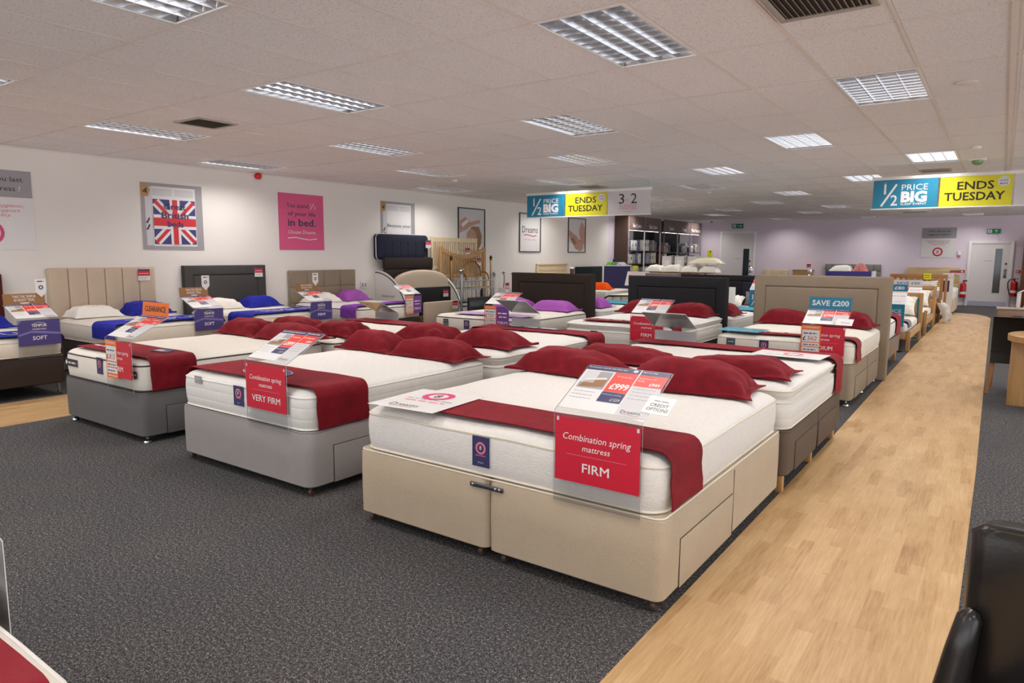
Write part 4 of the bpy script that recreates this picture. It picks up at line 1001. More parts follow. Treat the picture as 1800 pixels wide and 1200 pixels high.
root = thing('leaflet', 'folded teal leaflet on the taupe bed', 'leaflet', (-2.42, 8.05, .7165), R(-4)); mb = MB(); p = Pan(mb, (-.26, -.2, .002), (1, 0, 0), (0, 1, 0)); p.slab(0, 0, .5, .42, .003, plain('leaflet_teal', (56, 140, 166), .45)); p.text('2', .3, .25, .1, WHITE, 1); p.scribble(.1, .42, .12, .04, WHITE, 1); mb.build('printed_sheet', root, 0)
def hdr_save(t): return lambda p, w, h: p.text(t, w*.5, h*.3, h*.42, WHITE, 1, w=w*.86, bold=.025)
def extra_dreams(root, w, L, dv, zf):
    mb = MB(); d = dv.normalized(); n = V((1, 0, 0)).cross(d); p = Pan(mb, V((w/2-.1, .0, zf))+n*.008, (1, 0, 0), d); p.slab(0, 0, .16, .13, .0015, WHITE); p.text('Dreams', .09, .04, .03, DARKP, 1, w=.08); mb.build('credit_card_notice', root, 0)
sign_holder('acrylic sign with a blue SAVE 200 pound header on the taupe bed', (-1.5, 7.79, 0), 0, clr_front('MEDIUM', '562'), price_slope('799'), zb=.455, zf=.855, zt=1.0, back=.3, header=(TEAL, .13, hdr_save('SAVE £200'), .1), extra=extra_dreams)
for k, (x, l) in enumerate(((-2.28, 'wine red pillow left of the SAVE sign at the taupe headboard'), (-1.56, 'wine red pillow right of the SAVE sign at the taupe headboard'))):
    pillow('pillow', l, (x, 9.44, .706), R(2-k*4), .7, .52, .16, WINE, group=PIL, seed=80+k)

# ------------------------------------------------------------------ third row, backing on to those headboards
for nm, x, w, y1, bm, pmat, plab, rmat, rl, ml, bl in (
    ('G1', -6.07, 1.62, 11.9, ESPR, MAUVE, 'mauve pillow tip showing to the right of the dark brown headboard', TEALF, 'teal runner on the bed behind the dark brown headboard', 'white mattress behind the dark brown headboard', 'dark base behind the dark brown headboard'),
    ('G2', -3.87, 1.52, 11.9, BLACKF, WINE, 'wine red pillow corner showing to the right of the black headboard', TEALF, 'teal lettered runner on the bed behind the black headboard', 'white mattress behind the black headboard', 'dark base behind the black headboard'),
    ('G3', -1.95, 1.5, 11.9, fabric('mink_weave', (132, 114, 100), .1), None, '', WINE, 'wine red runner hanging on the aisle side behind the taupe headboard', 'striped-side mattress behind the taupe headboard', 'mink base on oak legs behind the taupe headboard')):
    divan('divan_base', bl, (x, y1, 0), pi, w, y1-9.94, .42, bm, .16 if nm == 'G3' else .06, .05, 1, '', .2, 'leg' if nm == 'G3' else 'castor', BASE)
    mattress('mattress', ml, (x, y1, .4225), pi, w-.02, y1-9.95, .26, TROW, PIPEG if nm == 'G3' else PIPEW, .1, 0, MAT)
    runner('bed_runner', rl, (x, y1, .4225), pi, w-.02, .26, .1, .85 if nm != 'G3' else .6, rmat, .24 if nm == 'G3' else .02, .02, .26, RUN, emblem=letters('', -.3, .5) if nm == 'G2' else None)
    if pmat: pillow('pillow', plab, (x+.36, 10.28, .704), pi, .8, .5, .15, pmat, group=PIL if pmat is WINE else 'mauve pillows', seed=90)

# ------------------------------------------------------------------ beds along the poster wall (heads to the wall, feet to the side walkway)
XF = -8.42; TL = 1.70; TW = 1.38
def tempur_front(grade):
    def f(p, w):
        p.slab(0, .575, w, .85, .0015, PURP)
        p.poly([(0, .68), (w*.3, .715), (w*.6, .7), (w, .68), (w, .7), (w*.6, .725), (w*.3, .735), (0, .7)], plain('wave_lilac', (120, 112, 176), .45), 1); p.poly([(0, .8), (w*.1, .85), (0, .85)], MATS['wave_lilac'], 1)
        p.text('TEMPUR', w/2, .775, .03, WHITE, 2, w=w*.36, bold=.02); p.text('mattress', w/2, .742, .024, WHITE, 2, w=w*.32); p.text(grade, w/2, .635, .04, WHITE, 2, w=w*.34, bold=.015); p.line([(w*.36, .81), (w*.5, .825), (w*.64, .81)], .003, WHITE, 2)
    return f
def hdr_trial(p, w, h): p.text('TAKE THE TEMPUR', w*.5, h*.6, h*.24, WHITE, 1, w=w*.56, bold=.01); p.text('60 NIGHT TRIAL', w*.5, h*.28, h*.24, WHITE, 1, w=w*.5, bold=.01); p.disc(w*.5, h*.1, w*.12, WHITE, 1, ry=h*.06)
def arrow_tag(root, w, L, dv, zf):
    mb = MB(); p = Pan(mb, (w*.28, .33, 1.07), (1, 0, 0), (0, 0, 1)); q = [(0, .06), (.055, 0), (.11, .06), (.11, .2), (0, .2)]
    n = len(q); mb.add([p.P(x, y, 0) for x, y in q]+[tuple(V(p.P(x, y, 0))+V((0, .002, 0))) for x, y in q], [tuple(range(n)), tuple(range(2*n-1, n-1, -1))]+[(i, i+n, (i+1) % n+n, (i+1) % n) for i in range(n)], WHITE)
    p.scribble(.02, .09, .17, .018, DARKP, 1); p.ring(.055, .11, .012, .024, NAVY, 1, 14); mb.build('arrow_tag', root, 0)
def wall_legs(root, w, y=-.03):
    for s in (-1, 1):
        mb = MB(); mb.box(s*w*.34-.03, s*w*.34+.03, y, y+.025, 0, .34, WALNUT, .003); mb.build('leg', root)
def channel_hb(label, y0, y1, h, n, mat):
    root = thing('headboard', label, 'headboard', (XL+.01, (y0+y1)/2, 0), pi/2, HB); w = y1-y0
    mb = MB(); mb.box(-w/2, w/2, -.055, -.0, .3, h, mat, .02); mb.build('backing', root)
    wall_legs(root, w)
    mb = MB()
    for i in range(n): cushion_panel(mb, -w/2+.008+(w-.016)*i/n, -w/2+.008+(w-.016)*(i+1)/n, .32, h-.008, -.05, .035, mat, .03)
    mb.build('channelled_front', root, 50); return root
channel_hb('cream channelled headboard with six upright panels', 3.8, 5.2, 1.36, 6, CREAMF)
wall_legs(frame_headboard('headboard', 'charcoal framed headboard on the poster wall', (XL+.095, 6.34, 0), pi/2, 1.42, 1.375, .085, .15, CHAR, group=HB, z0=.3), 1.3, .03)
root = thing('headboard', 'tan headboard of square padded panels', 'headboard', (XL+.01, 8.29, 0), pi/2, HB); mb = MB(); mb.box(-.75, .75, -.055, 0, .3, 1.27, TAUPE, .012); mb.build('backing', root); wall_legs(root, 1.5); mb = MB()
for i in range(4):
    for j in range(3): cushion_panel(mb, -.746+.373*i, -.746+.373*(i+1), .97-.29*j-.0, 1.265-.29*j, -.05, .025, TAUPE, .02)
mb.build('squared_front', root, 50)
channel_hb('dark red-brown headboard cut by the left picture edge', 1.9, 3.3, 1.3, 3, fabric('oxblood_weave', (86, 40, 36), .1))
specs = [('leftmost white memory mattress, half out of the picture', 2.58, 'SOFT', DKBR, BLUEV, 'leftmost bed'),
         ('white memory mattress in front of the cream channelled headboard', 4.53, 'SOFT', DKBR, BLUEV, 'cream headboard bed'),
         ('white memory mattress in front of the charcoal headboard', 6.35, 'FIRM', DKBR, BLUEV, 'charcoal headboard bed'),
         ('layered white mattress in front of the tan squared headboard', 8.3, 'FIRM', DKBR, LILACV, 'tan headboard bed')]
for k, (lab, y, grade, bm, rm, who) in enumerate(specs):
    tw = TW if k < 3 else 1.5
    divan('divan_base', f'dark brown divan base of the {who}', (XF+.02, y, 0), pi/2, tw-.02, TL-.02, .45, bm, .14, .05, 1, '', .2, 'castor', BASE)
    mattress('mattress', lab, (XF, y, .4525), pi/2, tw, TL-.03, .2 if k == 0 else .245, TSMO if k < 3 else TROW, PIPE if k < 3 else PIPEG, .12, 0, MAT, wave=.002)
    def band(txt):
        def f(root, z):
            mb = MB(); p = Pan(mb, (.0, .07, z+.005), (1, 0, 0), (0, 1, 0), .001); p.text(txt, .05, .06, .26, WHITE, 1, w=.95); mb.build('printed_lettering', root, 0)
        return f
    runner('bed_runner', f'{"royal blue" if k < 3 else "purple"} runner on the {who}', (XF, y, .4525), pi/2, tw, .245, .03, .6 if k < 3 else .4, rm, .2, .03, .2 if k == 0 else .245, RUN, emblem=band('TEMPUR') if k < 3 else None)
    pm = MAUVE if k == 3 else BLUEV
    pillow('pillow', f'white pillow at the head of the {who}', (-9.84, y-.33, .674 if k == 0 else .719), R(89), .6, .42, .14, WCOT, .0, 'white pillows by the poster wall', 100+k)
    pillow('pillow', f'{"mauve" if k == 3 else "royal blue"} pillow at the head of the {who}', (-9.8, y+.34, .674 if k == 0 else .719), R(91), .64, .46, .17, pm, .03, 'coloured pillows by the poster wall', 110+k)
    loc = (XF+.028, y+(tw/2-.24), 0)
    if k < 3: sign_holder(f'acrylic sign with tan trial header reading {grade} on the {who}', loc, pi/2, tempur_front(grade), price_slope(('1761', '1499', '1299')[k]), w=.4, zb=.45, zf=.865, back=.33, zt=1.0, header=(BROWNP, .115, hdr_trial, .1), extra=arrow_tag)
    else: sign_holder(f'acrylic sign with orange clearance sticker on the {who}', loc, pi/2, vio_clear('599', 'FIRM'), price_slope('899'), w=.4, zb=.45)
price_tag('red and white price tag on the cream channelled headboard', (XL+.105, 5.02, 1.17), pi/2, .17, .16)
price_tag('red and white price tag on the charcoal framed headboard', (XL+.112, 6.9, 1.18), pi/2, .15, .16)

# ------------------------------------------------------------------ corner of a bed at the very bottom left
divan('divan_base', 'base of the bed cut off at the bottom left corner', (-2.45, .56, 0), pi, 1.9, 2.0, .43, GREYF, .06, .05, 1, '', .2, 'castor', BASE)
mattress('mattress', 'white mattress corner cut off at the bottom left of the picture', (-2.45, .57, .4325), pi, 1.9, 2.0, .245, TSMO, PIPEW, .1, 0, MAT, wave=.003)
runner('bed_runner', 'wine red runner at the bottom left corner of the picture', (-2.45, .57, .4325), pi, 1.9, .245, .055, .5, WINES, .03, .03, .245, RUN)
sign_holder('acrylic sign edge at the left picture edge beside the cut-off bed', (-2.21, .6, 0), pi, back_front, back_slope, zb=.435)
# ------------------------------------------------------------------ headboard display against the poster wall
DISP = 'headboards on the wall display'
def sail(label, y, R_, h):
    """display end panel: a quarter ellipse with dark edging, straight side to the wall"""
    root = thing('display_end_panel', label, 'display panel', (XL+.005, y, 0), 0, 'curved display end panels'); n = 24
    arc = [(R_*sin(pi/2*i/n), h*cos(pi/2*i/n)) for i in range(n+1)]
    mb = MB(); mb.prism([(0, 0)]+arc[::-1] if False else [(0, 0.0)]+[(x, max(z, 0)) for x, z in arc[::-1]], -.012, .012, WPLAS); mb.build('board', root)
    mb = MB(); mb.tube([(x, 0, max(.012, z)) for x, z in [(0.012, .02)]+[(0.012, h)]+arc[1:]], .016, WHITE, 6); mb.tube([(x*.965+.012, -.008, max(.012, z*.972)) for x, z in arc], .012, BLACKP, 6); mb.build('edging', root)
    mb = MB(); p = Pan(mb, (.18, -.0125, .62), (1, 0, 0), (0, 0, 1)); p.text('choose your', .0, .1, .055, DARKP, 1, al='L', w=.36); p.scribble(.0, .3, .0, .04, GREYP, 1); mb.build('printed_line', root, 0)
    return root
sail('white quarter-round display panel nearest, with dark edging, beside the tan squared headboard', 9.62, .98, 1.24)
sail('white quarter-round display panel at the far end of the padded headboards', 11.285, .93, 1.2)
root = thing('wall_mounted_headboard', 'navy button-tufted headboard with white piping, topmost on the wall', 'headboard', (XL+.02, 10.33, 0), pi/2, DISP)
mb = MB(); w, z0, z1 = 1.5, 1.45, 1.965
def rr2(d, y, r=.09, n=6):
    pts = []; W, H = w/2-d, (z1-z0)/2-d; cz = (z0+z1)/2
    for sx, sz, a in ((1, 1, 0), (-1, 1, pi/2), (-1, -1, pi), (1, -1, 3*pi/2)):
        for i in range(n+1): pts.append((sx*(W-r)+r*cos(a+pi/2*i/n), y, cz+sz*(H-r)+r*sin(a+pi/2*i/n)))
    return pts
mb.loft([rr2(0, 0), rr2(0, -.05), rr2(.01, -.075, .08), rr2(.03, -.09, .06), rr2(.06, -.1, .04), rr2(.12, -.105, .03)], NAVYF); mb.build('padded_board', root, 50)
mb = MB(); mb.ringtube([(x, -.06, z) for x, y, z in rr2(-.004, 0)], .009, WHITE); mb.build('piping', root)
mb = MB()
for i in range(6): mb.lathe([(.012, 0), (.018, .006), (.01, .012), (.002, .013)], BLACKF, 10, X=M4.Translation((-.55+.22*i, -.105, 1.8)) @ M4.Rotation(pi/2, 4, 'X')); mb.tube([(-.55+.22*i, -.104, 1.8), (-.55+.22*i, -.104, 1.5)], .004, BLACKF, 5)
mb.build('buttons', root)
root = thing('display_headboard', 'dark brown headboard with a horizontal seam under the navy one', 'headboard', (-10.0, 10.35, 0), pi/2, DISP)
mb = MB(); mb.box(-.71, .71, -.06, .02, 1.27, 1.495, DKBR, .025); mb.box(-.7, .7, -.05, .02, .7, 1.275, DKBR, .025); mb.build('padded_board', root); mb = MB()
for x in (-.5, .5): mb.box(x-.03, x+.03, -.01, .02, 0, .72, OAK, .004); mb.build('legs_frame', root) if x > 0 else None
root = thing('display_headboard', 'cream headboard with a curved arched top', 'headboard', (-9.72, 10.46, 0), pi/2, DISP)
def arch(d, y, w=.8, zb=.3, zs=.98, zt=1.25, n=20):
    return [(-w+d, y, zb+d), (w-d, y, zb+d)]+[((w-d)*cos(pi*i/n) if i not in (0, n) else (w-d)*(1 if i == 0 else -1), y, zs+(zt-zs-d)*sin(pi*i/n)**.9) for i in range(n+1)]
mb = MB(); mb.loft([arch(0, .04), arch(0, -.02), arch(.012, -.045), arch(.04, -.055), arch(.12, -.06)], CREAMF); mb.build('padded_board', root, 50)
mb = MB(); mb.box(-.6, -.54, 0, .03, 0, .4, OAK, .003); mb.box(.54, .6, 0, .03, 0, .4, OAK, .003); mb.build('legs', root)
def plainhb(label, x, yc, w, z0, z1, m, t=.07):
    root = thing('display_headboard', label, 'headboard', (x, yc, 0), pi/2, DISP); mb = MB(); mb.box(-w/2, w/2, -t/2, t/2, z0, z1, m, .025); mb.build('padded_board', root, 40)
    mb = MB()
    for s in (-1, 1): mb.box(s*w*.36-.03, s*w*.36+.03, -.012, .012, 0, z0+.03, OAK, .003)
    mb.build('legs', root); return root
plainhb('low black headboard leaning before the arched cream one', -9.45, 10.5, 1.05, .35, .905, BLACKF)
plainhb('low cream headboard at the front of the wall display', -9.13, 10.4, 1.05, .12, .637, CREAMF)
def slat_hb(label, x, y0, y1, z0, z1, m, mx, n, dip=0., group=DISP, rz=pi/2, foot=0, post=.05, top=.09, name='slatted_headboard', loc=None):
    w = y1-y0; root = thing(name, label, 'headboard', loc or (x, (y0+y1)/2, 0), rz, group)
    for s in (-1, 1):
        mb = MB(); a, b = sorted((s*w/2, s*(w/2-post))); mb.box(a, b, -.02, .02, foot, z1+(.015 if not dip else .02), m, .006); mb.build('post', root)
    mb = MB(); k = 14; hw = w/2-post
    up = [(-hw+2*hw*i/k, z1-dip*(1-((2*i/k-1)**2))) for i in range(k+1)]; lo = [(x_, z-top) for x_, z in up]
    mb.prism(up+lo[::-1], -.018, .018, mx); mb.build('top_rail', root)
    mb = MB(); mb.box(-hw, hw, -.016, .016, z0, z0+.08, mx, .004); mb.build('bottom_rail', root)
    for i in range(n):
        xx = -hw+2*hw*(i+.5)/n; sw = hw/n*.42; zt_ = z1-dip*(1-(xx/hw)**2)-top+.004
        mb = MB(); mb.box(xx-sw, xx+sw, -.009, .009, z0+.07, zt_, m); mb.build('slat', root)
    return root
slat_hb('pale cream slatted headboard high on the wall under the sleeper picture', -10.1, 11.17, 12.76, 1.225, 1.93, CREAMW, CREAMW, 20, foot=1.22)
slat_hb('oak slatted headboard with a dipped top rail', -9.98, 11.3, 12.93, 1.05, 1.72, OAK, OAKX, 18, dip=.16, foot=0, post=.08)
mb = MB(); mb.box(-10.12, -9.9, 11.2, 12.9, 0, .03, BLKM, .004)
# brass bedstead
root = thing('brass_bedstead', 'brass and nickel bedstead headboard with turned finials and hoops', 'bedstead', (-9.86, 12.27, 0), pi/2, DISP)
def post(x, h, m, r=.023):
    mb = MB(); mb.tube([(x, 0, 0), (x, 0, h-.1)], r, m, 12)
    mb.lathe([(r*.9, h-.12), (r*1.7, h-.1), (r*.9, h-.085), (r*1.6, h-.06), (r*1.9, h-.045), (r*1.2, h-.028), (r*.7, h-.02), (r*1.1, h-.01), (.004, h)], m, 14, (x, 0, 0)); return mb
for x in (-.72, .72): post(x, 1.55, BRASS).build('post', root)
mb = MB()
def hoop(cx, r, zc, h=1.0): mb.tube([(cx+r*cos(pi*i/14), 0, zc+r*h*sin(pi*i/14)) for i in range(15)], .013, BRASS, 8)
hoop(0, .34, 1.08, 1.0); hoop(-.42, .22, .98, .9); hoop(.42, .22, .98, .9); mb.tube([(-.72, 0, .82), (.72, 0, .82)], .011, BRASS, 8); mb.tube([(-.72, 0, .55), (.72, 0, .55)], .011, BRASS, 8)
mb.build('hoops', root, 60)
for i in range(9):
    mb = MB(); x = -.6+.15*i; zt_ = .82+(.55 if i == 4 else .35 if i in (3, 5) else .2)*1; mb.tube([(x, 0, .55), (x*.9, 0, zt_)], .006, BRASS, 6); mb.build('spindle', root)
mb = MB()
for x, z in ((0, 1.42), (-.28, 1.28), (.28, 1.28), (-.42, 1.18), (.42, 1.18)): mb.lathe([(.004, -.022), (.018, -.012), (.022, 0), (.018, .012), (.004, .022)], BRASS, 10, (x, 0, z))
mb.build('balls', root)
root = thing('metal_bedstead', 'silver tube bedstead with black slatted base in front of the brass one', 'bedstead', (-9.05, 11.48, 0), pi/2, DISP)
for x in (-.55, .55): post(x, 1.28 if x < 0 else 1.2, SILVER, .026).build('post', root)
mb = MB(); mb.tube([(-.55, 0, 1.02), (.55, 0, 1.02)], .014, SILVER); mb.tube([(-.55, 0, .86), (.55, 0, .86)], .014, SILVER); mb.build('rails', root)
for i in range(8): mb = MB(); x = -.42+.12*i; mb.tube([(x, 0, .35), (x, 0, .86)], .007, SILVER, 6); mb.build('spindle', root)
mb = MB(); mb.box(-.55, .55, .02, .05, .56, .6, BLKM); mb.box(-.55, .55, .02, .05, .48, .51, BLKM); mb.box(.15, .19, .02, .06, .3, .86, BLKM); mb.box(.5, .54, .05, .09, .3, .7, BLKM); mb.tube([(.15, .05, .85), (.5, .06, .35)], .012, BLKM); mb.tube([(-.3, -.02, .35), (.1, -.02, .9)], .01, SILVER); mb.build('base_frame', root)
root = thing('leather_bed_end', 'black leather bed end panel in front of the metal bedsteads', 'bed end', (-8.3, 10.95, 0), pi/2, DISP)
mb = MB(); mb.box(-.72, .72, -.04, .04, .12, .745, LEATH, .02); mb.build('panel', root); mb = MB()
for x in (-.62, .62): mb.box(x-.03, x+.03, -.03, .03, 0, .13, BLKM, .004)
mb.build('feet', root)
for k, (x, y, z, l) in enumerate(((-9.99, 10.9, 1.35, 'red price tag on the dark brown display headboard'), (-9.77, 10.98, .99, 'red price tag on the arched cream headboard'), (-9.395, 10.8, .7, 'large red price tag on the low black headboard'), (-9.08, 10.72, .47, 'red price tag on the low cream headboard'), (-10.06, 12.35, 1.55, 'red price tag on the pale slatted headboard'), (-9.94, 12.6, 1.32, 'red price tag on the dipped oak headboard'), (XL+.145, 11.0, 1.7, 'white price tag on the navy tufted headboard'))):
    price_tag(l, (x+.03, y, z), pi/2, .16, .16, 'price tags on the wall display')
# small stands with red tags
for k, (y, h, l) in enumerate(((13.35, .98, 'slim white display stand with a red tag beside the brass bedstead'), (13.72, .95, 'second slim white display stand with a red tag along the poster wall'))):
    root = thing('display_stand', l, 'stand', (-9.75, y, 0), 0, 'slim display stands'); mb = MB(); mb.box(-.11, .11, -.06, .06, 0, h-.2, WPLAS, .01); mb.build('plinth', root)
    mb = MB(); mb.tube([(0, 0, h-.2), (.0, .03, h-.05), (.02, .0, h+.1), (0, -.03, h+.16)], .012, GRCOT if k == 0 else PALEX); mb.lathe([(.004, h+.13), (.05, h+.15), (.004, h+.19)], GREYT if k == 0 else CREAMF, 10); mb.build('ornament', root)
    mb = MB(); mb.box(.112, .116, -.075, .075, h-.22, h-.08, REDP); mb.box(.1161, .1165, -.06, .06, h-.2, h-.15, WHITE); mb.build('tag', root, 0)
mb = MB(); mb.lathe([(.15, .0), (.2, .1), (.22, .28), (.17, .42), (.05, .48), (.005, .48)], plain('bean_yellow', (228, 206, 40), .6), 18, (-8.0, 11.95, .31)); mb.lathe([(.22, 0), (.22, .31), (.005, .31)], WPLAS, 18, (-8.0, 11.95, 0)); tag(mb.build('bean_stool'), 'small yellow seat peeping out left of the dark brown headboard', 'seat')
root = thing('wall_socket', 'white double wall socket beside the tan squared headboard', 'socket', (XL, 9.3, .9)); mb = MB(); mb.box(0, .025, -.075, .075, 0, .13, WPLAS, .006); mb.build('plate', root); mb = MB()
for y in (-.035, .035): mb.box(.025, .028, y-.02, y+.02, .03, .1, GREYP, .002)
mb.build('outlets', root)

# ------------------------------------------------------------------ far beds on the poster wall
divan('divan_base', 'pale divan base of the far bed with a cream wooden headboard', (-8.1, 16.22, 0), pi/2, 1.38, 2.0, .42, CREAMF, .06, .05, 1, '', .2, 'castor', BASE)
mattress('mattress', 'far white mattress with a bright orange pillow, before the cream wooden headboard', (-8.1, 16.22, .4225), pi/2, 1.37, 1.99, .25, TSMO, PIPEW, .1, 0, MAT)
root = thing('headboard', 'cream wooden plank headboard far along the poster wall', 'headboard', (XL+.01, 16.22, 0), pi/2, HB); mb = MB()
for k in range(6): mb.box(-.72, .72, -.03, -.005, .3+.165*k, .46+.165*k, CREAMW, .004)
mb.build('planks', root); mb = MB(); mb.box(-.8, -.72, -.045, 0, 0, 1.31, CREAMW, .006); mb.box(.72, .8, -.045, 0, 0, 1.31, CREAMW, .006); mb.box(-.8, .8, -.05, 0, 1.29, 1.33, CREAMW, .004); mb.build('surround', root)
plainhb('rounded dark green-black headboard far along the poster wall', XL+.045, 18.27, 1.6, .3, 1.225, fabric('bottle_weave', (34, 42, 44), .15))
divan('divan_base', 'pale divan base before the rounded dark green-black headboard', (-8.0, 18.27, 0), pi/2, 1.5, 2.05, .42, CREAMF, .06, .05, 1, '', .2, 'castor', BASE)
mattress('mattress', 'white mattress in front of the rounded dark green-black headboard', (-8.0, 18.27, .4225), pi/2, 1.5, 2.04, .25, TSMO, PIPEW, .1, 0, MAT)
pillow('pillow', 'bright orange pillow on the far bed by the poster wall', (-8.5, 15.86, .692), R(10), .7, .46, .17, ORCOT, seed=120)
# metal single bed
root = thing('metal_bed', 'black metal bed end with thin bars behind the dark brown headboard', 'bed', (-6.55, 13.6, 0), 0)
mb = MB(); mb.tube([(-.62, 0, 0), (-.62, 0, .55), (-.59, 0, .63), (-.5, 0, .68), (.5, 0, .71), (.59, 0, .63), (.62, 0, .55), (.62, 0, 0)], .018, BLKM); mb.tube([(-.62, 0, .3), (.62, 0, .3)], .014, BLKM); mb.build('end_frame', root, 60)
for i in range(5): mb = MB(); mb.tube([(-.4+.2*i, 0, .3), (-.4+.2*i, 0, .7)], .008, BLKM, 6); mb.build('bar', root)
mb = MB(); mb.box(-.63, -.6, .02, 1.9, .27, .33, BLKM); mb.box(.6, .63, .02, 1.9, .27, .33, BLKM); mb.box(-.6, .6, .02, 1.9, .28, .3, BLKM); mb.build('side_rails', root); mb = MB(); mb.tube([(-.6, 1.9, 0), (-.6, 1.9, .33)], .018, BLKM); mb.tube([(.6, 1.9, 0), (.6, 1.9, .33)], .018, BLKM); mb.build('legs', root)
mattress('mattress', 'cream mattress on the black metal bed', (-6.55, 13.66, .335), 0, 1.18, 1.85, .36, TSMO, PIPE, .1, 0, MAT)
# promotional bin
root = thing('display_bin', 'navy fabric display bin holding packets, beside the shelving', 'display bin', (-8.67, 17.2, 0), 0)
mb = MB(); mb.prism([(-.28, 0), (.4, 0), (.36, .25), (.27, .78), (.27, 1.27), (-.28, 1.27)], -.25, .25, plain('bin_navy', (38, 36, 84), .7)); mb.build('body', root)
mb = MB(); mb.box(-.3, .29, -.27, .27, 1.27, 1.295, LGREY, .004); mb.build('rim', root)
for k, (x, c, l) in enumerate(((-.18, plain('lime_pack', (92, 178, 34), .4), 'lime green packet in the navy display bin'), (.0, plain('sage_pack', (104, 130, 110), .4), 'sage green packet in the navy display bin'), (.16, plain('silver_pack', (190, 190, 196), .3), 'silvery packet in the navy display bin'))):
    pillow('packet', l, (-8.67+x, 17.15, 1.297), 0, .15, .34, .07, c, .0, 'packets in the display bin', 130+k, 'packet')
mb = MB(); mb.box(-8.95, -8.72, 17.46, 17.5, 0, 1.46, BLKPL, .004); tag(mb.build('notice_column'), 'narrow black notice column behind the navy display bin', 'column')
root = thing('leaflet_stand', 'white leaflet stand with a yellow tag right of the navy bin', 'stand', (-7.8, 16.65, 0)); mb = MB(); mb.box(-.18, .2, -.15, .15, 0, .03, WPLAS, .006); mb.tube([(0, 0, .03), (0, 0, .85)], .02, SILVER); mb.build('base', root)
mb = MB(); p = Pan(mb, (-.32, -.1, .78), (1, 0, 0), (0, .45, 1)); p.slab(0, 0, .62, .4, .004, PAPER); p.scribble(.05, .5, .28, .04, SALM, 1); p.scribble(.05, .5, .18, .03, GREYP, 1); mb.build('leaflet_tray', root, 0); mb = MB(); mb.box(-.12, -.02, -.03, .0, 1.17, 1.3, YELL, .003); mb.build('yellow_tag', root)

# ------------------------------------------------------------------ shelving along the lilac part of the wall
SX = -9.75
mb = MB(); mb.box(XL+.0, SX, 19.98, 20.06, 0, 2.83, WALNUT); tag(mb.build('shelving_end_panel', None, 0), 'tall brown end panel of the linen shelving', 'panel')
def pegs(mb, x, y0, y1, z0, z1, m, s=.075):
    n = max(2, int((y1-y0)/s)); k = max(2, int((z1-z0)/s))
    for i in range(n+1): y = y0+(y1-y0)*i/n; mb.box(x, x+.012, y-.006, y+.006, z0, z1, m)
    for j in range(k+1): z = z0+(z1-z0)*j/k; mb.box(x, x+.012, y0, y1, z-.006, z+.006, m)
lit = emit('shelf_light', (255, 246, 238), 3.)
bays = [('Bed Linen', 20.08, 21.28, 'white', 'first'), ('Bed Linen', 21.3, 22.58, 'dark', 'second'), ('Towels', 22.9, 24.11, 'dark', 'third'), ('Towels', 24.14, 25.34, 'dark', 'fourth'), ('Pillow Protectors', 25.37, 26.5, 'white', 'fifth')]
gridw = plain('peg_grid_white', (214, 212, 214), .5); gridd = plain('peg_grid_dark', (58, 56, 58), .5); backw = plain('shelf_back_white', (225, 222, 224), .6); backd = plain('shelf_back_dark', (40, 38, 40), .6)
packs = {c: plain('pack_'+c, rgb, .35) for c, rgb in dict(white=(222, 220, 218), cream=(214, 206, 192), grey=(150, 150, 154), blue=(92, 100, 128), brown=(120, 86, 66), rose=(196, 140, 136), slate=(84, 84, 90)).items()}
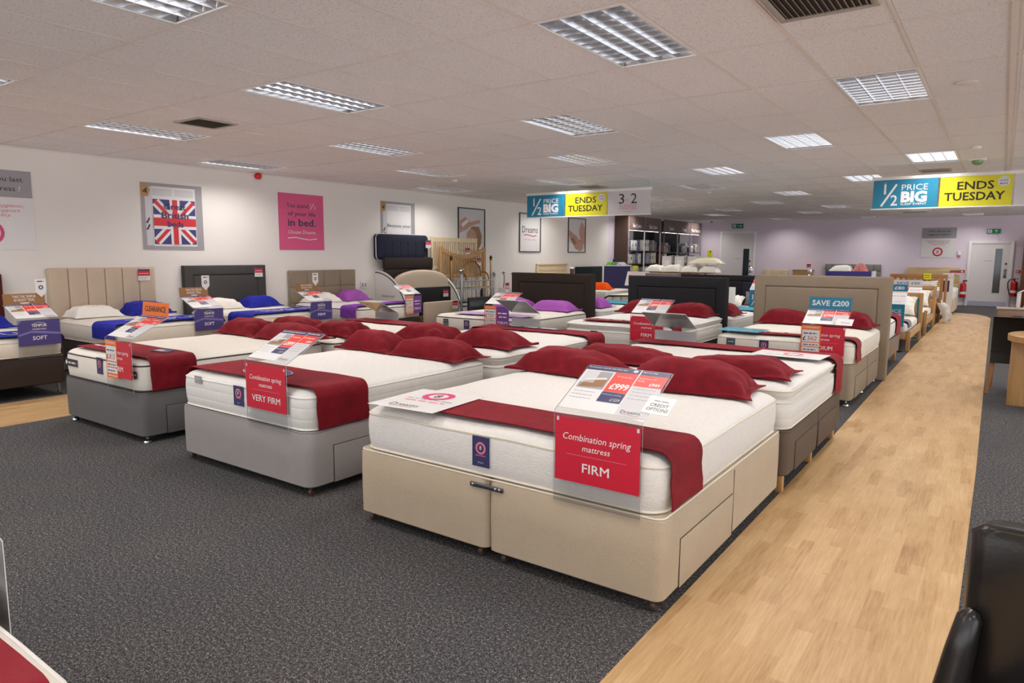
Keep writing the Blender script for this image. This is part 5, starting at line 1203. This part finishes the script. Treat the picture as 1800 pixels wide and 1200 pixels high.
for bi, (nm, y0, y1, kind, ordn) in enumerate(bays):
    root = thing('shelving_bay', f'{ordn} linen shelving bay with a brown header reading {nm}', 'shelving', (0, 0, 0), 0, 'linen shelving bays')
    mb = MB(); mb.box(XL, XL+.02, y0, y1, 0, 2.8, backw if kind == 'white' else backd); mb.build('back_panel', root, 0)
    mb = MB(); pegs(mb, XL+.03, y0+.02, y1-.02, 1.7 if bi < 2 else 1.2, 2.36, gridw if kind == 'white' else gridd); mb.build('peg_grid', root, 0)
    mb = MB(); mb.box(SX-.03, SX, y0, y1, 2.37, 2.815, plain('header_brown', (112, 92, 88), .5)); p = Pan(mb, (SX+.0015, (y0+y1)/2, 2.37), (0, 1, 0), (0, 0, 1), .002); p.text(nm, 0, .09, .12, WHITE, 1, w=.62 if nm == 'Bed Linen' else .4 if nm == 'Towels' else .95, bold=.02); mb.build('header', root, 0)
    mb = MB(); mb.box(SX-.1, SX-.07, y0+.03, y1-.03, 2.362, 2.372, lit); mb.build('strip_light', root, 0)
    for y in (y0, y1):
        mb = MB(); mb.box(SX-.03, SX, y-.012, y+.012, 0, 2.82, WPLAS if bi in (0, 1) else SILVER); mb.build('upright', root, 0)
    zs = (.35, .85, 1.3, 1.72) if bi < 2 else (.4, .85, 1.28, 1.68)
    for z in zs: mb = MB(); mb.box(XL+.03, SX-.02, y0+.02, y1-.02, z-.025, z, WALNUT if bi < 2 else STEEL); mb.build('shelf', root, 0)
    rnd = random.Random(bi*5+2)
    for zi, z in enumerate(zs[1:]):
        y = y0+.06; n_ = 0
        while y < y1-.2:
            w = rnd.uniform(.16, .24); h = rnd.uniform(.3, .38) if bi < 2 else rnd.uniform(.2, .36)
            if bi == 1 and y > 22.3: break
            if rnd.random() < (.05 if bi < 2 else .12): y += w; continue
            c = rnd.choice(['white', 'white', 'cream', 'white', 'grey', 'blue', 'brown'] if bi < 2 else ['white', 'white', 'grey', 'cream', 'slate', 'rose'])
            mb = MB(); mb.box(-.1, .1, -w/2+.006, w/2-.006, 0, h, packs[c], .012); p = Pan(mb, (.1006, 0, 0), (0, 1, 0), (0, 0, 1), .002)
            p.rect(-w*.14, h*.4, w*.14, h*.7, BLACKP if rnd.random() < .5 else GREYP, 1)
            o = mb.build('linen_pack', None, 30, (SX-.16, y+w/2, z+.001)); where = ('low', 'middle', 'top')[zi]
            tag(o, f'{c} wrapped linen pack on the {where} shelf of the {ordn} bay', 'linen pack', f'linen packs on the {where} shelf of the {ordn} bay'); y += w+.012; n_ += 1
mb = MB(); mb.box(XL+.03, XL+.2, 22.6, 22.88, 0, 2.45, backd); pegs(mb, XL+.2, 22.62, 22.86, .2, 2.4, gridd); tag(mb.build('peg_column', None, 0), 'narrow dark pegged column between the linen bays and the towel bays', 'column')

# ------------------------------------------------------------------ pillow island in front of the shelving
root = thing('pillow_rack', 'low wooden rack loaded with white pillows before the shelving', 'rack', (-6.9, 17.2, 0))
mb = MB()
for x in (-.62, -.2, .2, .62):
    mb.box(x-.03, x+.03, -.3, -.26, 0, 1.12, OAK, .004); mb.box(x-.03, x+.03, .26, .3, 0, 1.12, OAK, .004)
mb.build('legs', root); mb = MB(); mb.box(-.72, .9, -.32, .32, 1.12, 1.15, OAKX, .004); mb.build('top', root); mb = MB(); mb.box(-.7, .88, -.3, .3, .85, .88, OAKX, .004); mb.build('lower_shelf', root)
wp = [(-7.44, 17.05, 1.152, .46, 'white pillow at the left end of the wooden pillow rack'), (-6.95, 17.0, 1.152, .46, 'white pillow second from the left on the wooden pillow rack'), (-6.47, 17.02, 1.152, .45, 'white pillow third from the left on the wooden pillow rack'), (-6.0, 17.02, 1.152, .45, 'white pillow at the right end of the wooden pillow rack')]
for k, (x, y, z, w, l) in enumerate(wp): pillow('pillow', l, (x, y, z), R(2*k-3), w, .45, .17, WCOT, .0, 'white pillows on the wooden rack', 140+k)
pillow('pillow', 'large cream pillow lying on top at the right of the wooden rack', (-6.1, 17.05, 1.375), R(3), .8, .5, .12, plain('cream_sheen', (236, 228, 200), .6), .02, 'white pillows on the wooden rack', 150)
for k, x in enumerate((-7.3, -6.95, -6.6, -6.3)):
    root = thing('pillow_card', f'{("first", "second", "third", "fourth")[k]} upright grey card from the left behind the rack of white pillows', 'display card', (x, 17.36, 1.152), 0, 'cards on the pillow rack')
    mb = MB(); mb.box(-.13, .13, -.005, .005, 0, .4, LGREY, .002); p = Pan(mb, (-.13, -.0055, 0), (1, 0, 0), (0, 0, 1), .001); p.rect(.07, .05, .2, .3, WHITE, 1); mb.build('card', root, 0); mb = MB(); mb.box(-.13, .13, -.03, .03, 0, .012, STEEL, .002); mb.build('base', root)
root = thing('offer_crate', 'low printed cardboard box in front of the white pillows', 'box', (-7.05, 16.55, .0)); mb = MB(); mb.box(-.42, .42, -.15, .15, .86, 1.12, plain('printed_card', (128, 116, 116), .6), .006); p = Pan(mb, (-.42, -.151, .86), (1, 0, 0), (0, 0, 1), .001); p.rect(.06, .05, .3, .13, BROWNP, 1); p.scribble(.34, .78, .08, .03, WHITE, 1); mb.build('box', root, 0)
mb = MB(); mb.box(-.44, .44, -.17, .17, 0, .86, WALNUT, .006); mb.build('plinth', root)
root = thing('caution_sign', 'small yellow notice on the lilac wall left of the far door', 'notice', (-9.48, YB, 1.5)); mb = MB(); p = Pan(mb, (-.1, -.006, 0), (1, 0, 0), (0, 0, 1), .002); p.slab(0, 0, .2, .28, .004, YELL); p.disc(.12, .22, .03, BLACKP, 1); mb.build('card', root, 0)

# ------------------------------------------------------------------ fourth row and beyond, seen between the tall headboards
frame_headboard('headboard', 'black headboard seen between the black and taupe headboards', (-5.05, 14.72, 0), 0, 1.6, 1.16, .1, .12, BLACKF, group=HB)
plain_navy = thing('headboard', 'navy headboard with grey cushion leaning on it', 'headboard', (-3.75, 14.55, 0), 0, HB)
mb = MB(); mb.box(-.66, .66, 0, .09, 0, 1.02, NAVYF, .02); mb.build('padded_board', plain_navy)
divan('divan_base', 'white bed base with cushions behind the second-row headboards', (-3.85, 12.62, 0), 0, 1.5, 1.9, .3, CREAMF, .06, .05, 1, '', .2, 'castor', BASE)
mattress('mattress', 'white mattress with grey and white cushions', (-3.85, 12.63, .3025), 0, 1.5, 1.88, .24, TSMO, PIPEW, .1, 0, MAT)
pillow('cushion', 'grey square cushion standing against the navy headboard', (-4.03, 14.3, .71), 0, .5, .28, .1, GRCOT, .0, None, 160, 'cushion', R(76))
pillow('cushion', 'white cushion leaning beside the grey one', (-4.42, 14.1, .65), 0, .34, .3, .08, WCOT, .0, None, 161, 'cushion', R(30))
mb = MB(); mb.box(-3.99, -3.83, 12.2, 12.23, 0, 1.02, WPLAS, .004); mb.box(-4.05, -3.78, 12.12, 12.31, 0, .02, WPLAS, .004); tag(mb.build('notice_board'), 'narrow white notice board beside the black headboard edge', 'notice board')
def price_totem(label, x, y, z0, z1, w, hdr=None):
    root = thing('offer_stand', label, 'offer sign', (x, y, 0), 0, 'teal half price signs')
    mb = MB(); p = Pan(mb, (-w/2, -.004, z0), (1, 0, 0), (0, 0, 1), .001); p.slab(0, 0, w, z1-z0, .006, TEAL); h = z1-z0
    p.text('1', w*.13, h*.55, h*.25, WHITE, 1, w=w*.04); p.line([(w*.1, h*.25), (w*.3, h*.85)], .014, WHITE, 1); p.text('2', w*.28, h*.22, h*.26, WHITE, 1, w=w*.1)
    p.text('PRICE', w*.66, h*.62, h*.15, WHITE, 1, w=w*.5); p.text('BIG', w*.66, h*.3, h*.26, WHITE, 1, w=w*.5, bold=.05); mb.build('panel', root, 0)
    mb = MB(); mb.box(-w/2, w/2, .002, .01, 0, z1, CLEAR); mb.build('acrylic_backing', root, 0)
    mb = MB(); mb.box(-w/2, w/2, -.12, .12, 0, .01, CLEAR); mb.build('acrylic_foot', root, 0)
    mb = MB(); p = Pan(mb, (-w/2, .0, z1+.01), (1, 0, 0), (0, .9, .62), .001); p.slab(0, 0, w, .3, .002, PAPER); p.rect(0, .19, w*.55, .28, SCAR, 1); p.scribble(w*.6, w*.95, .2, .03, SALM, 1); p.scribble(.02, w*.9, .05, .02, GREYP, 1); mb.build('price_card', root, 0)
    if hdr:
        mb = MB(); p = Pan(mb, (-w/2, .26, z1+.2), (1, 0, 0), (0, .1, 1), .001); p.slab(0, 0, w, .12, .003, hdr[1]); p.text(hdr[0], w/2, .035, .05, hdr[2], 1, w=w*.8, bold=.02); mb.build('header_card', root, 0)
    return root
price_totem('teal half price sign left of the tall taupe headboard', -3.36, 12.3, .62, .97, .5)
price_totem('teal half price sign nearest beside the aisle behind the taupe headboard', -1.52, 13.0, .42, .79, .5, ('SAVE £80', TEAL, WHITE))
price_totem('teal half price sign with a grey SAVE header further along the aisle', -1.5, 15.35, .38, .8, .5, ('SAVE £50', LGREY, TEAL))
# oak single beds beside the aisle
def oak_bed(label, xr, y0, y1, w, hb, cushions, hdr_slats, foot=.45, cols=(OAK, OAKX, OAKY)):
    xl = xr-w; root = thing('oak_bed', label, 'bed', ((xl+xr)/2, y0, 0), 0, 'oak beds beside the aisle'); L = y1-y0; h = w/2
    for s in (-1, 1):
        a, b = sorted((s*h, s*(h-.06)))
        mb = MB(); mb.box(a, b, 0, .055, 0, foot, cols[0], .006); mb.build('foot_post', root)
        mb = MB(); mb.box(a, b, L-.06, L, 0, hb, cols[0], .006); mb.build('head_post', root)
        a, b = sorted((s*(h-.012), s*(h-.036))); mb = MB(); mb.box(a, b, .055, L-.06, .2, .34, cols[2], .005)
        mb.build('side_rail', root)
    mb = MB(); mb.box(-h+.06, h-.06, L-.05, L-.015, hb-.1, hb, cols[1], .006); mb.box(-h+.06, h-.06, L-.05, L-.015, .3, .4, cols[1], .006); mb.build('head_rail', root)
    for i in range(hdr_slats): xx = -h+.06+(w-.12)*(i+.5)/hdr_slats; mb = MB(); sw = (w-.12)/hdr_slats*.28; mb.box(xx-sw, xx+sw, L-.04, L-.02, .38, hb-.08, cols[0], .003); mb.build('head_slat', root)
    mb = MB(); mb.box(-h+.06, h-.06, .01, .045, .2, foot-.04, cols[1], .006); mb.build('foot_rail', root)
    mb = MB(); mb.box(-h+.04, h-.04, .06, L-.07, .235, .25, PALEX); mb.build('slat_base', root)
    return root
for k, (y0, y1, w, hb, ns, ft, lab, xr) in enumerate(((13.12, 15.02, .98, .9, 5, .34, 'nearest slatted oak single bed beside the aisle', -1.17), (16.1, 18.0, 1.0, .93, 4, .5, 'second oak single bed beside the aisle', -1.17), (19.55, 21.5, 1.35, 1.11, 9, .6, 'honey oak double bed with a high slatted headboard', -1.16))):
    oak_bed(lab, xr, y0, y1, w, hb, None, ns, ft, (OAK, OAKX, OAKY) if k < 2 else (REDOAK, REDOAK, REDOAK))
    cx = xr-w/2; whose = ('nearest oak single bed', 'second oak single bed', 'honey oak double bed')[k]
    mattress('mattress', f'white mattress on the {whose}', (cx, y0+.075, .252), 0, w-.14, y1-y0-.16, .21, TSMO, PIPEW, .08, 0, MAT)
    pillow('pillow', f'white pillow leaning on the headboard of the {whose}', (cx+.1, y1-.34, .66), 0, .62, .42, .14, WCOT, .0, 'white pillows on the oak beds', 170+k, 'pillow', R(48))
runner('bed_runner', 'grey runner on the nearest oak single bed', (-1.66, 13.195, .252), 0, .84, .21, .1, .5, GRCOT, .1, .12, .21, RUN)
st = NT('striped_cotton'); wv = st.node('ShaderNodeTexWave'); wv.inputs['Scale'].default_value = 9; st.link(st.mapping((1, 1, 0), rot=(0, 0, .8)), wv.inputs['Vector']); rr_ = st.ramp(wv.outputs['Fac'], [(.6, s2l((232, 228, 222))), (.66, s2l((140, 134, 130)))]); st.link(rr_.outputs[0], st.b.inputs['Base Color']); st.set(rough=.9)
pillow('cushion', 'diagonally striped cushion at the end of the honey oak bed', (-1.47, 19.33, .79), 0, .46, .46, .12, st.m, .0, None, 180, 'cushion', R(72))
mb = MB(); mb.box(-1.75, -1.24, 19.1, 19.5, 0, .55, OAK, .01); tag(mb.build('bedside_block'), 'oak bedside block carrying the striped cushion', 'bedside table')
pillow('cushion', 'grey patterned pillow propped beyond the second oak bed', (-1.08, 19.36, .26), R(74), .36, .5, .12, plain('patterned_grey', (186, 178, 168), .8, var=.2), .0, None, 181, 'cushion', R(66), 0)
root = thing('yellow_ticket', 'bright yellow ticket on the slatted honey oak headboard', 'ticket', (-1.62, 21.42, .98)); mb = MB(); p = Pan(mb, (-.09, -.012, 0), (1, 0, 0), (0, 0, 1), .001); p.slab(0, 0, .18, .16, .003, YELL); p.scribble(.03, .15, .09, .03, DARKP, 1); p.scribble(.03, .15, .04, .02, DARKP, 1); mb.build('card', root, 0)
# back wall furniture
root = thing('oak_headboard', 'broad plain oak headboard against the lilac wall near the aisle', 'headboard', (-1.86, 26.7, 0), 0); mb = MB(); mb.box(-.74, .74, -.04, .03, .25, .72, PALEX, .006); mb.box(-.74, .74, -.04, .03, .725, 1.22, PALEX, .006); mb.build('panel', root); mb = MB()
for x in (-.7, .64): mb.box(x, x+.06, -.03, .03, 0, .3, PALEX, .004)
mb.build('legs', root)
price_tag('pink and white price tag on the broad oak headboard', (-1.25, 26.64, 1.0), 0, .27, .14)
divan('divan_base', 'cream divan base at the lilac wall beside the aisle end', (-1.75, 22.5, 0), 0, 1.45, 1.95, .42, CREAMF, .06, .05, 1, 'R', .24, 'castor', BASE)
mattress('mattress', 'white mattress on the cream base at the aisle end', (-1.75, 22.5, .4225), 0, 1.44, 1.94, .25, TSMO, PIPEW, .1, 0, MAT)
root = thing('information_board', 'white information board with a navy block by the aisle end', 'notice board', (-1.2, 22.38, 0)); mb = MB(); mb.box(-.13, .13, -.01, .01, .02, 1.13, WPLAS, .004); p = Pan(mb, (-.13, -.0105, 0), (1, 0, 0), (0, 0, 1), .001); p.rect(.0, .62, .17, .93, NAVY, 1); p.scribble(.02, .24, 1.0, .03, SALM, 1); mb.build('board', root, 0); mb = MB(); mb.box(-.15, .15, -.08, .08, 0, .02, WPLAS, .003); mb.build('foot', root)
root = thing('tufted_headboard', 'grey button-tufted headboard against the lilac wall', 'headboard', (-4.31, 26.72, 0), 0); mb = MB(); mb.box(-.89, .89, -.02, .06, .3, 1.305, GREYT, .02); mb.build('backing', root); mb = MB()
for i in range(8):
    for j in range(4): cushion_panel(mb, -.885+.221*i, -.885+.221*(i+1), .32+.245*j, .32+.245*(j+1), -.018, .04, GREYT, .04)
mb.build('tufted_front', root, 50); mb = MB()
for x in (-.7, .7): mb.box(x-.03, x+.03, 0, .04, 0, .32, OAK, .003)
mb.build('legs', root)
root = thing('display_bin', 'long purple display bin with packets before the tufted headboard', 'display bin', (-3.5, 21.6, 0)); mb = MB(); mb.box(-.62, .58, -.3, .3, 0, 1.155, plain('bin_purple', (52, 44, 124), .6), .01); mb.build('body', root); mb = MB(); mb.box(.55, .585, -.31, .31, 0, 1.17, LGREY, .004); mb.build('end_strip', root)
pillow('packet', 'white packet on the left of the long purple bin', (-3.75, 21.5, 1.157), 0, .6, .4, .16, WCOT, .01, None, 190, 'packet'); pillow('packet', 'red and white packet on the right of the long purple bin', (-3.25, 21.5, 1.157), 0, .36, .3, .2, plain('red_packet', (206, 120, 116), .4, var=.3), .01, None, 191, 'packet')
root = thing('bedside_cabinet', 'small oak cabinet with a tag in front of the lilac wall', 'cabinet', (-5.86, 26.4, 0)); mb = MB(); mb.box(-.31, .31, -.25, .25, .04, 1.06, OAKX, .006); mb.box(-.33, .33, -.27, .26, 1.06, 1.09, OAKX, .006); mb.build('carcass', root); mb = MB()
for k in range(3): mb.box(-.29, .29, -.262, -.25, .08+.33*k, .39+.33*k, OAKX, .004)
mb.build('drawer_fronts', root); mb = MB()
for k in range(3): mb.lathe([(.004, 0), (.015, .01), (.016, .02), (.004, .025)], STEEL, 10, X=M4.Translation((0, -.262, .24+.33*k)) @ M4.Rotation(pi/2, 4, 'X'))
mb.build('knobs', root); mb = MB(); mb.box(-.29, .29, -.2, .2, 0, .04, OAKX); mb.build('plinth', root)
price_tag('pink price ticket standing on the small oak cabinet', (-5.67, 26.3, 1.092), 0, .14, .2)
root = thing('cream_headboard', 'cream wooden headboard low against the lilac wall', 'headboard', (-6.9, 26.74, 0)); mb = MB()
for k in range(3): mb.box(-.45+.3*k, -.16+.3*k, -.02, .03, .2, 1.06, CREAMW, .006)
mb.build('panels', root); mb = MB()
for x in (-.42, .36): mb.box(x, x+.06, -.01, .03, 0, .22, CREAMW, .004)
mb.build('legs', root)
# crystal-ball bedstead
root = thing('crystal_bedstead', 'nickel bedstead with crystal ball finials behind the taupe headboard', 'bedstead', (-4.36, 17.2, 0))
cry = NT('crystal'); cry.col((.8, .82, .85)); cry.set(rough=.03, spec=.9); cry.b.inputs['Metallic'].default_value = .6
for x in (-.68, .02, .68):
    hgt = 1.25 if x else 1.0
    if x == .02: continue
    mb = MB(); mb.tube([(x, 0, 0), (x, 0, hgt-.14)], .03, SILVER, 10); mb.build('post', root)
    mb = MB(); mb.lathe([(.012, hgt-.14), (.035, hgt-.125), (.012, hgt-.1), (.045, hgt-.05), (.05, hgt-.01), (.04, hgt+.03), (.006, hgt+.055)], cry.m, 12, (x, 0, 0)); mb.build('finial', root)
mb = MB(); mb.tube([(-.68, 0, 1.08), (-.45, 0, 1.03), (-.2, 0, .99), (0, 0, .98), (.2, 0, .99), (.45, 0, 1.03), (.68, 0, 1.08)], .012, SILVER); mb.build('top_rail', root)
for i in range(6): mb = MB(); x = -.5+.2*i; mb.tube([(x, 0, .4), (x, 0, .98+.1*(x/.68)**2-.012)], .008, SILVER, 6); mb.build('spindle', root)
mb = MB(); mb.tube([(-.68, 0, .4), (.68, 0, .4)], .012, SILVER); mb.build('low_rail', root)
# extinguishers
def extinguisher(label, x, y, z, r, h, m, hose=True):
    root = thing('fire_extinguisher', label, 'fire extinguisher', (x, y, z), 0, 'fire extinguishers'); mb = MB()
    mb.lathe([(.005, 0), (r*.95, .0), (r, .015), (r, h*.72), (r*.9, h*.8), (r*.5, h*.86), (r*.28, h*.88), (r*.28, h*.92), (.004, h*.92)], m, 20); mb.build('cylinder', root, 50)
    mb = MB(); mb.lathe([(r+.001, h*.2), (r+.001, h*.34)], WHITE, 20); mb.build('label_band', root, 50)
    mb = MB(); mb.box(-.02, .02, -.02, .02, h*.92, h*.97, BLKPL, .005); mb.box(-.02, .1, -.015, .015, h*.97, h, BLKPL, .004); mb.build('valve_handle', root)
    mb = MB(); q = [(-.02, 0, h*.95), (-r*1.3, 0, h*.93), (-r*1.75, 0, h*.75), (-r*1.6, 0, h*.45), (-r*1.15, 0, h*.2), (-r*1.1, 0, h*.08)] if hose else [(.02, 0, h*.95), (r*1.2, 0, h*.97)]
    mb.tube(q, .016, BLKPL); mb.build('hose', root, 60)
    mb = MB(); mb.box(-.03, .03, r, r+.06, h*.3, h*.7, STEEL); mb.build('wall_bracket', root)
XR_ = plain('extinguisher_red', (190, 22, 26), .3)
extinguisher('red fire extinguisher on the wall left of the aisle-end door', -1.0, 26.64, .27, .085, .56, XR_, False)
extinguisher('red fire extinguisher with a black hose right of the aisle-end door', .33, 26.62, .36, .095, .56, XR_)
for x, z, l in ((-1.06, .96, 'red and white fire notice above the left extinguisher'), (.4, .98, 'small red fire notice above the hosed extinguisher')):
    mb = MB(); p = Pan(mb, (x-.07, YB-.006, z), (1, 0, 0), (0, 0, 1), .002); p.slab(0, 0, .14, .26, .004, WHITE); p.rect(.01, .1, .13, .2, REDP, 1); p.rect(.03, .12, .08, .18, WHITE, 2); p.scribble(.02, .12, .05, .02, REDP, 1); tag(mb.build('fire_sign', None, 0), l, 'notice', 'fire notices')
root = thing('wardrobe', 'tall brown wardrobe at the right picture edge by the lilac wall', 'wardrobe', (1.0, 26.42, 0)); mb = MB(); mb.box(-.52, .52, -.3, .3, 0, 2.13, wood('wardrobe_walnut', (112, 70, 48), 'Z'), .006); mb.build('carcass', root); mb = MB()
for x in (-.5, .005): mb.box(x, x+.495, -.315, -.3, .05, 2.1, MATS['wardrobe_walnut'], .004)
mb.build('doors', root); mb = MB()
for x in (-.06, .06): mb.tube([(x, -.335, .95), (x, -.335, 1.15)], .008, STEEL, 6)
mb.build('handles', root)
# right-hand side: chest, chairs, round table
root = thing('low_chest', 'grey oak chest of drawers at the right edge beyond the dining chair', 'chest of drawers', (.75, 19.9, 0)); mb = MB(); mb.box(-.78, .78, -.26, .26, .05, .37, GREYOAK, .005); mb.box(-.8, .8, -.28, .28, .37, .4, plain('chest_top', (178, 160, 146), .4), .006); mb.build('carcass', root)
for x0, x1 in ((-.76, -.01), (.01, .76)):
    mb = MB(); mb.box(x0, x1, -.275, -.26, .1, .35, GREYOAK, .004); d = mb.build('drawer', root); mb = MB(); mb.tube([((x0+x1)/2-.09, -.29, .225), ((x0+x1)/2+.09, -.29, .225)], .007, BLKM, 6); mb.build('handle', d)
mb = MB(); mb.box(-.74, .74, -.22, .22, 0, .05, GREYOAK); mb.build('plinth', root)
root = thing('card_stand', 'white card stand with a slanting top on the grey oak chest', 'stand', (.36, 19.85, .401)); mb = MB(); mb.box(-.04, .04, -.02, .02, 0, .36, WPLAS, .004); mb.build('upright', root); mb = MB(); mb.box(-.02, .5, -.1, .1, -.01, .01, WHITE, .003, X=M4.Translation((0, 0, .37)) @ M4.Rotation(R(-28), 4, 'Y')); mb.build('card', root)
pillow('folded_linen', 'folded white checked linen on the grey oak chest', (.75, 19.85, .402), 0, .6, .4, .2, plain('checked_linen', (206, 200, 194), .8, var=.12), .0, None, 200, 'linen')

def dining_chair(root):
    """scroll-back leather chair; faces local +y (back towards -y)"""
    pr = [(-.004, .42), (-.004, .5), (-.014, .62), (-.038, .75), (-.072, .86), (-.1, .9)]
    mb = MB(); rings = []
    for y, z in [(-.004, .36)]+pr:
        t = .05 if z < .85 else .035
        rings.append([(-.24, y-t, z), (.24, y-t, z), (.245, y, z), (.24, y+t*.6, z), (-.24, y+t*.6, z), (-.245, y, z)])
    mb.loft(rings, LEATH); mb.build('backrest', root, 60)
    mb = MB(); mb.box(-.245, .245, .0, .47, .36, .49, LEATH, .03, 3); mb.build('seat', root, 50)
    mb = MB()
    for z in (.62, .5): mb.tube([(-.242, -.057+(.0 if z < .55 else -.0), z), (.242, -.057, z)], .005, LEATHB, 5)
    mb.build('seams', root)
    for s in (-1, 1):
        mb = MB(); mb.tube([(s*.215, -.01, .37), (s*.222, -.03, .25), (s*.235, -.065, .12), (s*.25, -.12, 0.001)], [.024, .023, .02, .017], CHLEG, 8); mb.build('leg', root, 60)
        mb = MB(); mb.tube([(s*.21, .43, .37), (s*.215, .44, .0)], [.024, .017], CHLEG, 8); mb.build('leg', root, 60)
root = thing('dining_chair', 'black leather dining chair with oak legs behind the round table', 'chair', (.2, 9.7, 0), 0); dining_chair(root)
root = thing('round_table', 'round oak table with thick slab legs at the right edge', 'table', (.66, 9.02, 0)); mb = MB(); mb.lathe([(.02, .70), (.55, .70), (.56, .705), (.56, .765), (.55, .772), (.005, .772)], OAKX, 56); mb.build('table_top', root, 40)
for k, (x, y) in enumerate(((-.44, 0), (.44, 0), (0, .4))):
    mb = MB(); a = (.08, .06) if k < 2 else (.06, .08); mb.box(x-a[0], x+a[0], y-a[1], y+a[1], 0, .7, OAK, .006); mb.build('leg', root)
root = thing('leather_armchair', 'dark leather armchair at the bottom right corner', 'armchair', (.5, 1.95, 0), 0)
mb = MB(); rings = []
for z, y in ((.12, .02), (.4, .02), (.6, .0), (.8, -.02), (.93, -.035), (.955, -.04)):
    t = .06 if z < .92 else .045
    e = .5-(.03 if z > .94 else 0); rings.append([(-e+.02, y-t, z), (-.2, y-t*1.15, z), (.2, y-t*1.15, z), (e-.02, y-t, z), (e+.006, y-t*.6, z), (e+.015, y, z), (e+.006, y+t*.6, z), (e-.02, y+t, z), (-e+.02, y+t, z), (-e-.006, y+t*.6, z), (-e-.015, y, z), (-e-.006, y-t*.6, z)])
mb.loft(rings, LEATHB); mb.build('backrest', root, 55)
mb = MB(); mb.box(-.42, .42, -.66, -.06, .1, .42, LEATHB, .05, 3); mb.build('seat', root, 50)
for s in (-1, 1):
    mb = MB(); mb.tube([(s*.492, -.08, .752), (s*.5, -.085, .735), (s*.512, -.09, .65), (s*.53, -.1, .52), (s*.545, -.11, .36), (s*.55, -.12, .12)], [.012, .026, .032, .037, .04, .038], LEATHB, 14)
    a, b = sorted((s*.42, s*.5)); mb.box(a, b, -.66, -.06, .1, .56, LEATHB, .035, 3); mb.build('arm', root, 60)
for x in (-.44, .44):
    for y in (-.6, .0): mb = MB(); mb.box(x-.025, x+.025, y-.025, y+.025, 0, .12, WALNUT, .004); mb.build('leg', root)

# ------------------------------------------------------------------ camera and overall light
cam = bpy.data.cameras.new('camera'); cam.sensor_width = 36; cam.lens = 1205.5/1800*36; cam.clip_start = .05; cam.clip_end = 120
co = bpy.data.objects.new('camera', cam); COL.objects.link(co); sc.camera = co
pitch, yaw, roll = .12632, .61787, -.00595
co.matrix_world = M4.Translation((0, 0, EYE)) @ M4.Rotation(yaw, 4, 'Z') @ M4.Rotation(pi/2-pitch, 4, 'X') @ M4.Rotation(-roll, 4, 'Z')
w = bpy.data.worlds.new('world'); sc.world = w; w.use_nodes = True; w.node_tree.nodes['Background'].inputs[0].default_value = (.95, .97, 1, 1); w.node_tree.nodes['Background'].inputs[1].default_value = 2.8
sc.view_settings.view_transform = 'Standard'; sc.view_settings.look = 'None'; sc.view_settings.gamma = 1; sc.view_settings.use_curve_mapping = False
sc.view_settings.exposure = 0.0
sc.cycles.max_bounces = 9; sc.cycles.diffuse_bounces = 7; sc.cycles.glossy_bounces = 3; sc.cycles.transparent_max_bounces = 12; sc.cycles.sample_clamp_indirect = 6; sc.cycles.caustics_reflective = False; sc.cycles.caustics_refractive = False
sc.cycles.use_denoising = True
